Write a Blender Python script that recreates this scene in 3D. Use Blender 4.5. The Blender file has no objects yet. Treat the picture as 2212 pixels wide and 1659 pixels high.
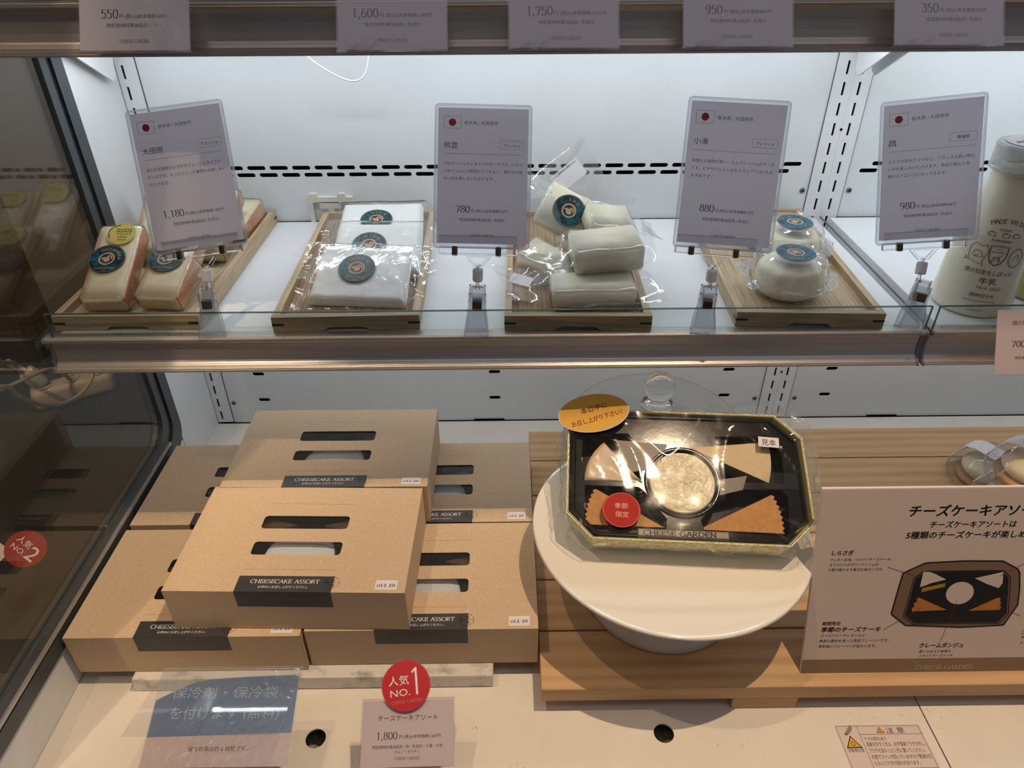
import bpy, bmesh, math, random
from mathutils import Matrix, Vector, Euler, noise
from mathutils.geometry import tessellate_polygon
random.seed(7)
SC = bpy.context.scene
COL = SC.collection
R = math.radians
# ------------------------------------------------------------------ camera
cam = bpy.data.cameras.new('camera'); co = bpy.data.objects.new('camera', cam); COL.objects.link(co)
rt = Vector((0.99992831, -0.0111699, -0.00431416)); up = Vector((0.00984294, 0.56158734, 0.82735891)); fw = Vector((0.00681874, 0.82734206, -0.56165703))
co.matrix_world = Matrix(((rt.x, up.x, -fw.x, 0.0), (rt.y, up.y, -fw.y, -0.95584), (rt.z, up.z, -fw.z, 1.3726), (0, 0, 0, 1)))
cam.sensor_width = 36.0; cam.lens = 36.0 * 1559.93 / 2212.0; cam.clip_start = 0.02
SC.camera = co
# ------------------------------------------------------------------ world, lamps, exposure
SC.view_settings.view_transform = 'Standard'; SC.view_settings.look = 'None'
SC.view_settings.gamma = 1.0; SC.view_settings.exposure = 0.0; SC.view_settings.use_curve_mapping = False
wd = bpy.data.worlds.new('world'); SC.world = wd; wd.use_nodes = True
wd.node_tree.nodes['Background'].inputs[0].default_value = (0.86, 0.86, 0.95, 1)
wd.node_tree.nodes['Background'].inputs[1].default_value = 0.13
def spot(x, y, z, tx, ty, tz, power, size, col, rad=0.010):
    l = bpy.data.lights.new('ceiling_and_fill_spot', 'SPOT'); l.energy = power; l.color = col; l.spot_size = R(size); l.spot_blend = 0.5; l.shadow_soft_size = rad
    o = bpy.data.objects.new('ceiling_and_fill_spot', l); COL.objects.link(o); o.location = (x, y, z)
    o.rotation_euler = (Vector((tx, ty, tz)) - Vector((x, y, z))).to_track_quat('-Z', 'Y').to_euler()
WARM = (1.0, 0.74, 0.48)
spot(0.42, -0.530, 2.60, 0.05, -0.42, 0.7, 75, 60, WARM)
spot(-0.55, -0.53, 2.60, -0.1, -0.45, 0.7, 24, 60, WARM)
spot(-0.75, -1.3, 2.60, -1.0, -0.2, 0.9, 60, 50, WARM)  # added spot, brightens the brown wall beyond the side glass
l = bpy.data.lights.new('overhead_fill_light', 'AREA'); l.shape = 'RECTANGLE'; l.size = 3.0; l.size_y = 0.4; l.energy = 3.5; l.color = (1.0, 0.90, 0.90)  # broad overhead fill, added to brighten the sleeved cards
o = bpy.data.objects.new('overhead_fill_light', l); COL.objects.link(o); o.location = (0.1, -1.15, 2.68)
def strip(y, z, x0, x1, power, col, rx):
    l = bpy.data.lights.new('led_and_fill_light', 'AREA'); l.shape = 'RECTANGLE'; l.size = x1 - x0; l.size_y = 0.012; l.energy = power; l.color = col
    o = bpy.data.objects.new('led_and_fill_light', l); COL.objects.link(o); o.location = ((x0 + x1) / 2, y, z); o.rotation_euler = (R(rx), 0, 0)
COOL = (0.90, 0.955, 1.0)
strip(-0.115, 1.274, -0.46, 0.43, 1.25, COOL, 8)
strip(-0.115, 1.274, 0.45, 1.34, 1.25, COOL, 8)
strip(-0.115, 0.970, -0.46, 0.43, 1.0, COOL, 8)  # added fill under the middle shelf, where no tube is known
strip(-0.115, 0.970, 0.45, 1.34, 1.0, COOL, 8)  # added fill for the right-hand section
# ------------------------------------------------------------------ materials
def lin(c):
    if isinstance(c, str): c = tuple(int(c[i:i + 2], 16) / 255 for i in (0, 2, 4))
    return tuple(x / 12.92 if x <= 0.04045 else ((x + 0.055) / 1.055) ** 2.4 for x in c) + (1.0,)
MATS = {}
def mat(name, col, rough=0.5, metal=0.0, spec=0.5, **k):
    if name in MATS: return MATS[name]
    m = bpy.data.materials.new(name); m.use_nodes = True; MATS[name] = m
    nt = m.node_tree; b = nt.nodes['Principled BSDF']; L = nt.links.new
    base = lin(col); b.inputs['Base Color'].default_value = base
    b.inputs['Roughness'].default_value = rough; b.inputs['Metallic'].default_value = metal; b.inputs['Specular IOR Level'].default_value = spec
    if k.get('coat'): b.inputs['Coat Weight'].default_value = k['coat']; b.inputs['Coat Roughness'].default_value = 0.03
    if k.get('sss'): b.inputs['Subsurface Weight'].default_value = k['sss']; b.inputs['Subsurface Radius'].default_value = (0.01, 0.007, 0.004); b.inputs['Subsurface Scale'].default_value = 0.6
    if k.get('trans'): b.inputs['Transmission Weight'].default_value = k['trans']; b.inputs['IOR'].default_value = k.get('ior', 1.45)
    if k.get('alpha') is not None: b.inputs['Alpha'].default_value = k['alpha']
    tc = nt.nodes.new('ShaderNodeTexCoord'); mp = nt.nodes.new('ShaderNodeMapping'); mp.inputs['Scale'].default_value = k.get('stretch', (1, 1, 1)); L(tc.outputs['Object'], mp.inputs[0])
    if k.get('var'):
        n = nt.nodes.new('ShaderNodeTexNoise'); n.inputs['Scale'].default_value = k.get('vs', 60); n.inputs['Detail'].default_value = 8; n.inputs['Roughness'].default_value = 0.65; L(mp.outputs[0], n.inputs['Vector'])
        r = nt.nodes.new('ShaderNodeValToRGB'); L(n.outputs['Fac'], r.inputs[0]); v = k['var']
        c2 = lin(k['col2']) if k.get('col2') else tuple(min(1, x * (1 + v)) for x in base[:3]) + (1,)
        c1 = base if k.get('col2') else tuple(x * (1 - v) for x in base[:3]) + (1,)
        r.color_ramp.elements[0].color = c1; r.color_ramp.elements[1].color = c2
        r.color_ramp.elements[0].position = k.get('p0', 0.32); r.color_ramp.elements[1].position = k.get('p1', 0.68); L(r.outputs[0], b.inputs['Base Color'])
    if k.get('bump'):
        n2 = nt.nodes.new('ShaderNodeTexNoise'); n2.inputs['Scale'].default_value = k.get('bs', 400); n2.inputs['Detail'].default_value = 3; L(mp.outputs[0], n2.inputs['Vector'])
        bp = nt.nodes.new('ShaderNodeBump'); bp.inputs['Strength'].default_value = k['bump']; bp.inputs['Distance'].default_value = k.get('bd', 0.0005); L(n2.outputs['Fac'], bp.inputs['Height']); L(bp.outputs[0], b.inputs['Normal'])
    return m
def wood(name, c1, c2, axis='X', scale=1.0, rough=0.45, dist=6.0, mixn=0.7):
    if name in MATS: return MATS[name]
    m = bpy.data.materials.new(name); m.use_nodes = True; MATS[name] = m
    nt = m.node_tree; b = nt.nodes['Principled BSDF']; L = nt.links.new; b.inputs['Roughness'].default_value = rough
    tc = nt.nodes.new('ShaderNodeTexCoord'); oi = nt.nodes.new('ShaderNodeObjectInfo')
    mp = nt.nodes.new('ShaderNodeMapping'); mp.inputs['Scale'].default_value = (0.09, 1, 1) if axis == 'X' else (1, 0.09, 1)
    ad = nt.nodes.new('ShaderNodeVectorMath'); ad.operation = 'ADD'
    sc = nt.nodes.new('ShaderNodeVectorMath'); sc.operation = 'SCALE'; sc.inputs[0].default_value = (3.1, 4.7, 2.3); L(oi.outputs['Random'], sc.inputs['Scale'])
    L(tc.outputs['Object'], ad.inputs[0]); L(sc.outputs[0], ad.inputs[1]); L(ad.outputs[0], mp.inputs[0])
    w = nt.nodes.new('ShaderNodeTexWave'); w.wave_type = 'BANDS'; w.bands_direction = 'Y' if axis == 'X' else 'X'; w.inputs['Scale'].default_value = 60 * scale; w.inputs['Distortion'].default_value = dist; w.inputs['Detail'].default_value = 3; w.inputs['Detail Scale'].default_value = 0.35; w.inputs['Detail Roughness'].default_value = 0.6
    n = nt.nodes.new('ShaderNodeTexNoise'); n.inputs['Scale'].default_value = 260 * scale; n.inputs['Detail'].default_value = 6
    L(mp.outputs[0], w.inputs['Vector']); L(mp.outputs[0], n.inputs['Vector'])
    mx = nt.nodes.new('ShaderNodeMix'); mx.data_type = 'FLOAT'; mx.inputs[0].default_value = mixn; L(w.outputs['Fac'], mx.inputs[2]); L(n.outputs['Fac'], mx.inputs[3])
    r = nt.nodes.new('ShaderNodeValToRGB'); r.color_ramp.elements[0].color = lin(c1); r.color_ramp.elements[1].color = lin(c2); r.color_ramp.elements[0].position = 0.25; r.color_ramp.elements[1].position = 0.62
    L(mx.outputs[0], r.inputs[0]); L(r.outputs[0], b.inputs['Base Color'])
    bp = nt.nodes.new('ShaderNodeBump'); bp.inputs['Strength'].default_value = 0.25; bp.inputs['Distance'].default_value = 0.0003; L(mx.outputs[0], bp.inputs['Height']); L(bp.outputs[0], b.inputs['Normal'])
    return m
def clear(name, tint=(1, 1, 1), ior=1.5, rough=0.02, bump=0.0, bs=60, haze=0.0, gloss=1.0, stretch=(1, 1, 1), bd=0.002, hcol=(0.9, 0.93, 0.95)):
    """thin clear sheet: straight-through transmission plus Fresnel reflection and a little haze"""
    if name in MATS: return MATS[name]
    m = bpy.data.materials.new(name); m.use_nodes = True; MATS[name] = m
    nt = m.node_tree; nt.nodes.clear(); L = nt.links.new
    out = nt.nodes.new('ShaderNodeOutputMaterial'); tr = nt.nodes.new('ShaderNodeBsdfTransparent'); tr.inputs[0].default_value = (*tint, 1)
    gl = nt.nodes.new('ShaderNodeBsdfGlossy'); gl.inputs['Roughness'].default_value = rough; fr = nt.nodes.new('ShaderNodeFresnel'); ge = nt.nodes.new('ShaderNodeNewGeometry'); im = nt.nodes.new('ShaderNodeMix'); im.data_type = 'FLOAT'; im.inputs[2].default_value = ior; im.inputs[3].default_value = 1 / ior
    L(ge.outputs['Backfacing'], im.inputs[0]); L(im.outputs[0], fr.inputs[0])
    base = tr.outputs[0]
    if haze:
        df = nt.nodes.new('ShaderNodeBsdfDiffuse'); df.inputs[0].default_value = (*hcol, 1); tl = nt.nodes.new('ShaderNodeBsdfTranslucent'); tl.inputs[0].default_value = (*hcol, 1)
        a = nt.nodes.new('ShaderNodeMixShader'); a.inputs[0].default_value = 0.5; L(df.outputs[0], a.inputs[1]); L(tl.outputs[0], a.inputs[2])
        h = nt.nodes.new('ShaderNodeMixShader'); h.inputs[0].default_value = haze; L(tr.outputs[0], h.inputs[1]); L(a.outputs[0], h.inputs[2]); base = h.outputs[0]
    mu = nt.nodes.new('ShaderNodeMath'); mu.operation = 'MULTIPLY'; mu.inputs[1].default_value = gloss; mu.use_clamp = True; L(fr.outputs[0], mu.inputs[0])
    mx = nt.nodes.new('ShaderNodeMixShader'); L(mu.outputs[0], mx.inputs[0]); L(base, mx.inputs[1]); L(gl.outputs[0], mx.inputs[2]); L(mx.outputs[0], out.inputs[0])
    if bump:
        tc = nt.nodes.new('ShaderNodeTexCoord'); mp = nt.nodes.new('ShaderNodeMapping'); mp.inputs['Scale'].default_value = stretch; L(tc.outputs['Object'], mp.inputs[0])
        n = nt.nodes.new('ShaderNodeTexNoise'); n.inputs['Scale'].default_value = bs; n.inputs['Detail'].default_value = 4; n.inputs['Distortion'].default_value = 0.6; L(mp.outputs[0], n.inputs['Vector'])
        bp = nt.nodes.new('ShaderNodeBump'); bp.inputs['Strength'].default_value = bump; bp.inputs['Distance'].default_value = bd; L(n.outputs['Fac'], bp.inputs['Height'])
        L(bp.outputs[0], gl.inputs['Normal']); L(bp.outputs[0], fr.inputs['Normal'])
    return m
WHITE = mat('white_enamel', 'e2e5e8', 0.42, bump=0.15, bs=900, bd=0.0002, var=0.03, vs=9)
WHITE2 = mat('white_enamel_wall', 'dde2e6', 0.5, bump=0.1, bs=900, bd=0.0002, var=0.035, vs=7)
DECK = mat('cream_enamel', 'e9e2d8', 0.38, bump=0.2, bs=700, bd=0.0002, var=0.04, vs=14)
GREYM = mat('grey_metal', '6a7074', 0.45, 0.3)
DARKG = mat('dark_gasket', '15181b', 0.5)
FRAME = mat('grey_frame', '4a5054', 0.4, 0.2)
BLACK = mat('void_black', '050607', 0.9, spec=0.1)
ALU = mat('brushed_aluminium', 'c0bab6', 0.34, 0.6, var=0.10, vs=40, stretch=(0.3, 1, 30), bump=0.25, bs=120)
ALU2 = mat('highlight_aluminium', 'd8d2cc', 0.28, 0.7)  # brighter copy of the rail metal, paints its highlights
KRAFT = mat('kraft_card', 'cbb294', 0.72, var=0.09, vs=420, bump=0.12, bs=900, spec=0.25)
KRAFTIN = mat('kraft_edge', '8a6a48', 0.8)
TAPE = mat('charcoal_seal', '3a383b', 0.45)
TAPEINK = mat('charcoal_ink', '6e696c', 0.5)
PAPER = mat('white_paper', 'e2dde2', 0.55, spec=0.3)
PAPERW = mat('pale_pink_paper', 'dccbc6', 0.5, spec=0.4)
INK = mat('black_ink', '16151a', 0.6, spec=0.2)
INKG = mat('grey_ink', '6e6258', 0.6)
WINK = mat('white_ink', 'eeeae6', 0.6)
RED = mat('red_print', 'bf1020', 0.45)
REDINK = mat('red_ink', 'b01828', 0.6)
ASH = wood('ash_wood', 'a38b6b', 'c8b18f', 'Y', 1.0, 0.5, 5.0, 0.86)
ASHX = wood('ash_wood_cross', '967b5b', 'bba180', 'X', 1.0, 0.5, 5.0, 0.86)
PLANK = wood('pine_plank', 'b8926a', 'cfa97c', 'X', 0.30, 0.5, 9.0)
SPLINE = mat('dark_walnut', '2a1a12', 0.5)
CERAM = mat('white_glazed_ceramic', 'ece6dc', 0.12, coat=0.6)
TRAYB = mat('black_gloss_plastic', '0a0807', 0.12, spec=0.6, bump=0.1, bs=90)
def paper_thin(name, col, tl=.4):
    m = bpy.data.materials.new(name); m.use_nodes = True; nt = m.node_tree; b = nt.nodes['Principled BSDF']; b.inputs['Base Color'].default_value = lin(col); b.inputs['Roughness'].default_value = .5
    t = nt.nodes.new('ShaderNodeBsdfTranslucent'); t.inputs[0].default_value = lin(col); x = nt.nodes.new('ShaderNodeMixShader'); x.inputs[0].default_value = tl
    nt.links.new(b.outputs[0], x.inputs[1]); nt.links.new(t.outputs[0], x.inputs[2]); nt.links.new(x.outputs[0], nt.nodes['Material Output'].inputs[0]); return m
CARDP = paper_thin('thin_card_paper', 'e4dce0', .45)
TEAL = mat('teal_label', '10545a', 0.35, var=0.9, vs=90, col2='08282c', p0=0.45, p1=0.55)
TEALB = mat('blue_teal_label', '1f6178', 0.35, var=0.9, vs=90, col2='17384a', p0=0.48, p1=0.58)
TAN = mat('tan_ink', 'c79a78', 0.5)
GOLD = mat('gold_foil', 'd6c56a', 0.35, 0.15)
RIND = mat('cheese_rind_cream', 'e0d3ac', 0.4, var=0.10, vs=60, col2='efe5ca', bump=0.3, bs=120, sss=0.1)
RINDO = mat('cheese_rind_orange', 'c4855c', 0.4, var=0.2, vs=70, col2='d8a585', bump=0.3, bs=120)
PALE = mat('pale_cheese', 'f0e8cc', 0.4, sss=0.1, var=0.03, vs=30)
SNOW = mat('white_parchment', 'eef0ec', 0.5, sss=0.05, bump=0.25, bs=70, bd=0.001)
MOZ = mat('white_cheese', 'f3ead2', 0.55, sss=0.15, bump=0.6, bs=220, var=0.08, vs=90, stretch=(1, 3, 1))
BUN = mat('pale_bun', 'dcc9a4', 0.6, sss=0.1, var=0.12, vs=50, col2='efe3c6', bump=0.3, bs=300)
PANE = clear('case_glass', (0.86, 0.86, 0.84), 1.55, 0.0, haze=0.008, hcol=(0.5, 0.45, 0.4))
GUARD = clear('guard_glass', (0.95, 0.98, 0.97), 1.45, 0.0)
GEDGE = mat('glass_edge_green', '2f5a55', 0.15, alpha=0.85)
ACRYL = clear('clear_acrylic', (0.97, 0.97, 0.98), 1.49, 0.03, haze=0.03)
SLEEVE = clear('clear_sleeve', (0.96, 0.96, 0.98), 1.45, 0.08, bump=0.2, bs=25, haze=0.02)
PLAST = mat('clear_moulded_plastic', 'f4f5f8', 0.05, trans=1.0, ior=1.46)
FILM = clear('crinkled_film', (0.985, 0.985, 0.985), 1.38, 0.08, bump=0.05, bs=26, haze=0.012, gloss=.9, bd=0.002)
POUCH = clear('pouch_film', (0.985, 0.985, 0.985), 1.45, 0.10, bump=0.6, bs=30, haze=0.05, gloss=1.7, bd=0.003)
WRAP = clear('cling_wrap', (0.985, 0.985, 0.98), 1.42, 0.09, bump=0.6, bs=45, haze=0.0, gloss=1.9, bd=0.002)
GLASS = mat('clear_glass', 'ffffff', 0.0, trans=1.0, ior=1.5)
DOMEG = clear('dome_glass', (0.96, 0.975, 0.975), 1.5, 0.0, gloss=1.4)
MILKG = mat('milk_in_plastic', 'e6e3cf', 0.3, sss=0.2, coat=0.3)
FROST = mat('frosted_cap', 'd5d9dc', 0.35, alpha=0.75)
STEEL = mat('dark_spring_steel', '6e6258', 0.2, 0.9)
DUST = mat('dark_dust', '2a2622', .9)
LED = mat('led_diffuser', 'f0f4f8', 0.5)
# ------------------------------------------------------------------ object helpers
WM = {}
def tag(o, label=None, cat=None, group=None, kind=None):
    for a, b in (('label', label), ('category', cat), ('group', group), ('kind', kind)):
        if b: o[a] = b
    return o
def thing(name, label, cat, M=None, group=None):
    o = bpy.data.objects.new(name, None); COL.objects.link(o); o.empty_display_size = 0.02
    M = Matrix.Identity(4) if M is None else (Matrix.Translation(M) if not isinstance(M, Matrix) else M)
    o.matrix_world = M; WM[o] = M.copy()
    return tag(o, label, cat, group)
def pose(loc, eul=(0, 0, 0)): return Matrix.Translation(loc) @ Euler([R(a) for a in eul]).to_matrix().to_4x4()
def finish(name, me, m, parent=None, M=None, smooth=False, world=False):
    """M places the mesh: relative to the thing, or in world space if world=True"""
    if M is not None: me.transform(M)
    if world and parent is not None: me.transform(WM[parent].inverted())
    me.materials.clear(); me.materials.append(m)
    if smooth: me.shade_smooth()
    me.update()
    o = bpy.data.objects.new(name, me); COL.objects.link(o)
    if parent is not None: o.parent = parent; WM[o] = WM[parent]
    else: WM[o] = Matrix.Identity(4)
    return o
def me_bm(bm):
    bmesh.ops.recalc_face_normals(bm, faces=bm.faces[:])
    me = bpy.data.meshes.new('m'); bm.to_mesh(me); bm.free(); return me
def box(x0, x1, y0, y1, z0, z1, bev=0.0, seg=2, bm=None):
    own = bm is None; bm = bm or bmesh.new()
    r = bmesh.ops.create_cube(bm, size=1.0); vs = r['verts']
    for v in vs: v.co = Vector(((x0 + x1) / 2 + v.co.x * (x1 - x0), (y0 + y1) / 2 + v.co.y * (y1 - y0), (z0 + z1) / 2 + v.co.z * (z1 - z0)))
    if bev: bmesh.ops.bevel(bm, geom=list({e for v in vs for e in v.link_edges}), offset=bev, segments=seg, affect='EDGES', profile=0.5)
    return me_bm(bm) if own else bm
def prism(outer, holes=(), t=0.001):
    """2D outline (with holes) in xy, from z=-t to 0"""
    polys = [[Vector((p[0], p[1], 0)) for p in outer]] + [[Vector((p[0], p[1], 0)) for p in h] for h in holes]
    tris = tessellate_polygon(polys); flat = [v for p in polys for v in p]; n = len(flat)
    vs = [(v.x, v.y, 0) for v in flat] + [(v.x, v.y, -t) for v in flat]; fs = [tuple(f) for f in tris] + [tuple(n + i for i in reversed(f)) for f in tris]
    k = 0
    for p in polys:
        m = len(p)
        for i in range(m): a, b = k + i, k + (i + 1) % m; fs.append((a, b, n + b, n + a))
        k += m
    me = bpy.data.meshes.new('m'); me.from_pydata(vs, [], fs); bm = bmesh.new(); bm.from_mesh(me); bpy.data.meshes.remove(me); return me_bm(bm)
def slot(cx, cy, w, h, n=5):
    """stadium or, with n=0, rectangle"""
    if not n: return [(cx - w / 2, cy - h / 2), (cx + w / 2, cy - h / 2), (cx + w / 2, cy + h / 2), (cx - w / 2, cy + h / 2)]
    r = min(w, h) / 2; return rrect(cx, cy, w, h, r, n)
def rrect(cx, cy, w, h, r, n=4):
    pts = []
    for sx, sy, a0 in ((1, -1, -90), (1, 1, 0), (-1, 1, 90), (-1, -1, 180)):
        for i in range(n + 1):
            a = R(a0 + 90 * i / n); pts.append((cx + sx * (w / 2 - r) + r * math.cos(a), cy + sy * (h / 2 - r) + r * math.sin(a)))
    return pts
def circ(cx, cy, rx, ry=None, n=32): ry = ry or rx; return [(cx + rx * math.cos(2 * math.pi * i / n), cy + ry * math.sin(2 * math.pi * i / n)) for i in range(n)]
def lathe(prof, n=48, close=False, wob=None):
    vs, fs = [], []; k = len(prof)
    for i in range(n):
        a = 2 * math.pi * i / n
        for r, z in prof:
            f = wob(a, z) if wob else 1
            vs.append((r * f * math.cos(a), r * f * math.sin(a), z))
    for i in range(n):
        j = (i + 1) % n
        for q in range(k - 1 + (1 if close else 0)):
            q2 = (q + 1) % k; fs.append((i * k + q, j * k + q, j * k + q2, i * k + q2))
    me = bpy.data.meshes.new('m'); me.from_pydata(vs, [], fs); bm = bmesh.new(); bm.from_mesh(me); bpy.data.meshes.remove(me)
    bmesh.ops.remove_doubles(bm, verts=bm.verts[:], dist=1e-6); return me_bm(bm)
def sweep(prof, x0, x1, nx=1):
    """closed (y,z) profile swept along x"""
    k = len(prof); xs = [x0, x1]; vs = [(x, y, z) for x in xs for y, z in prof]
    fs = [(i, (i + 1) % k, k + (i + 1) % k, k + i) for i in range(k)] 
    t = tessellate_polygon([[Vector((y, z, 0)) for y, z in prof]]); fs += [tuple(f) for f in t] + [tuple(k + i for i in reversed(f)) for f in t]
    me = bpy.data.meshes.new('m'); me.from_pydata(vs, [], fs); bm = bmesh.new(); bm.from_mesh(me); bpy.data.meshes.remove(me); return me_bm(bm)
def tube(pts, r, n=10, sub=6):
    P = [Vector(p) for p in pts]; S = []
    for i in range(len(P) - 1):
        p0, p1, p2, p3 = P[max(0, i - 1)], P[i], P[i + 1], P[min(len(P) - 1, i + 2)]
        for j in range(sub):
            t = j / sub; S.append(0.5 * ((2 * p1) + (p2 - p0) * t + (2 * p0 - 5 * p1 + 4 * p2 - p3) * t * t + (3 * p1 - p0 - 3 * p2 + p3) * t ** 3))
    S.append(P[-1]); vs, fs = [], []; nrm = None
    for i, p in enumerate(S):
        d = (S[min(i + 1, len(S) - 1)] - S[max(0, i - 1)]).normalized()
        if nrm is None: nrm = d.orthogonal().normalized()
        nrm = (nrm - d * nrm.dot(d)).normalized(); b = d.cross(nrm); rr = r(i / len(S)) if callable(r) else r
        for k in range(n): a = 2 * math.pi * k / n; vs.append(p + (nrm * math.cos(a) + b * math.sin(a)) * rr)
    for i in range(len(S) - 1):
        for k in range(n): fs.append((i * n + k, i * n + (k + 1) % n, (i + 1) * n + (k + 1) % n, (i + 1) * n + k))
    fs += [tuple(range(n)), tuple((len(S) - 1) * n + k for k in range(n))]
    me = bpy.data.meshes.new('m'); me.from_pydata(vs, [], fs); bm = bmesh.new(); bm.from_mesh(me); bpy.data.meshes.remove(me); return me_bm(bm)
def grid(fn, nu, nv, wrap=False):
    """surface fn(u,v) -> xyz"""
    vs = [fn(i / nu, j / nv) for i in range(nu + (0 if wrap else 1)) for j in range(nv + 1)]; fs = []
    c = nu if wrap else nu + 1
    for i in range(nu):
        for j in range(nv): a = i * (nv + 1) + j; b = ((i + 1) % c) * (nv + 1) + j; fs.append((a, b, b + 1, a + 1))
    me = bpy.data.meshes.new('m'); me.from_pydata(vs, [], fs); return me
def nz(x, y, z=0.0): return noise.noise(Vector((x, y, z)))
def patch(c, nu=24, nv=24, amp=0.004, fr=25, seed=0.0, edge=0.0):
    """crumpled sheet between four corner points"""
    c = [Vector(p) for p in c]; n = (c[1] - c[0]).cross(c[3] - c[0]).normalized()
    def f(u, v):
        p = c[0] * (1 - u) * (1 - v) + c[1] * u * (1 - v) + c[2] * u * v + c[3] * (1 - u) * v
        q = p * fr; d = abs(noise.noise(q + Vector((seed, seed, 0)))) * 2 - 0.5 + 0.5 * noise.noise(q * 2.7)
        e = (c[1] - c[0]).normalized() * edge * noise.noise(q * 0.6 + Vector((9, seed, 1))) + (c[3] - c[0]).normalized() * edge * noise.noise(q * 0.6 + Vector((3, 1, seed)))
        return p + n * amp * d + e
    return grid(f, nu, nv)
def join(ms):
    bm = bmesh.new()
    for m in ms: bm.from_mesh(m); bpy.data.meshes.remove(m)
    me = bpy.data.meshes.new('m'); bm.to_mesh(me); bm.free(); return me
# ------------------------------------------------------------------ lettering
TXT = {}
def glyphs(body, off):
    k = (body, off)
    if k not in TXT:
        c = bpy.data.curves.new('t', 'FONT'); c.body = body; c.resolution_u = 2; c.offset = off; c.size = 1
        o = bpy.data.objects.new('t', c); me = o.to_mesh()
        vs = [(v.co.x, v.co.y) for v in me.vertices]; fs = [tuple(p.vertices) for p in me.polygons]
        o.to_mesh_clear(); bpy.data.objects.remove(o); bpy.data.curves.remove(c)
        xs = [v[0] for v in vs] or [0, 1]; TXT[k] = (vs, fs, min(xs), max(xs))
    return TXT[k]
def arc(cx, cy, rx, ry, a0, a1, n=14): return [(cx + rx * math.cos(R(a0 + (a1 - a0) * i / n)), cy + ry * math.sin(R(a0 + (a1 - a0) * i / n))) for i in range(n + 1)]
SER = {'A': (.8, [[(.04, 0), (.4, 1)], [(.4, 1), (.78, 0)], [(.17, .36), (.62, .36)]], [.04, .78], []),
 'C': (.86, [arc(.47, .5, .42, .5, 48, 312, 18), [(.76, .72), (.76, .98)]], [], []),
 'D': (.93, [[(.14, 0), (.14, 1)], [(.14, .98)] + arc(.36, .5, .5, .48, 90, -90, 14) + [(.14, .02)]], [], []),
 'E': (.7, [[(.14, 0), (.14, 1)], [(.05, .975), (.6, .975)], [(.14, .52), (.5, .52)], [(.05, .025), (.64, .025)], [(.58, .98), (.58, .8)], [(.62, .02), (.62, .22)], [(.49, .62), (.49, .42)]], [], []),
 'G': (.94, [arc(.47, .5, .42, .5, 48, 325, 18), [(.8, .42), (.8, .1)], [(.64, .43), (.92, .43)]], [], []),
 'H': (.92, [[(.14, 0), (.14, 1)], [(.78, 0), (.78, 1)], [(.14, .51), (.78, .51)]], [.14, .78], [.14, .78]),
 'K': (.84, [[(.14, 0), (.14, 1)], [(.68, 1), (.14, .42)], [(.3, .6), (.76, 0)]], [.14, .76], [.14, .68]),
 'N': (.94, [[(.14, 0), (.14, 1)], [(.1, 1), (.78, 0)], [(.78, 0), (.78, 1)]], [.14], [.14, .78]),
 'O': (.98, [arc(.49, .5, .44, .5, 0, 360, 24)], [], []),
 'R': (.8, [[(.14, 0), (.14, 1)], [(.14, .975)] + arc(.36, .74, .24, .235, 90, -90, 10) + [(.14, .5)], [(.36, .5), (.76, 0)]], [.14], []),
 'S': (.62, [arc(.32, .745, .22, .235, 25, 270, 12) + arc(.32, .265, .24, .245, 90, -155, 12)], [], []),
 'T': (.8, [[(.4, 0), (.4, 1)], [(.03, .975), (.77, .975)], [(.05, .98), (.05, .8)], [(.75, .98), (.75, .8)]], [.4], []),
 '0': (.6, [arc(.3, .5, .25, .5, 0, 360, 22)], [], []), '1': (.6, [[(.32, 0), (.32, 1)], [(.32, 1), (.13, .88)]], [.32], []),
 '2': (.6, [arc(.28, .73, .21, .26, 165, -35, 12) + [(.07, .03)], [(.06, .03), (.54, .03)]], [], []),
 '3': (.6, [arc(.27, .76, .2, .23, 160, -90, 11), arc(.27, .27, .25, .26, 90, -160, 12)], [], []),
 '5': (.6, [[(.5, .97), (.14, .97)], [(.14, .97), (.11, .55)] + arc(.27, .32, .24, .32, 115, -150, 12)], [], []),
 '6': (.6, [arc(.42, .5, .34, .5, 80, 180, 8), arc(.3, .3, .23, .3, 0, 360, 18)], [], []),
 '7': (.6, [[(.06, .96), (.54, .96)], [(.54, .96), (.22, 0)], [(.07, .97), (.07, .8)]], [], []),
 '8': (.6, [arc(.3, .76, .2, .24, 0, 360, 16), arc(.3, .27, .25, .27, 0, 360, 18)], [], []),
 '9': (.6, [arc(.3, .7, .23, .3, 0, 360, 18), arc(.18, .5, .34, .5, 0, -100, 8)], [], []),
 ',': (.32, [[(.12, .1), (.16, -.02), (.08, -.16)]], [], []), '.': (.3, [[(.14, .1), (.14, -.01)]], [], []), ' ': (.45, [], [], [])}
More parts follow.
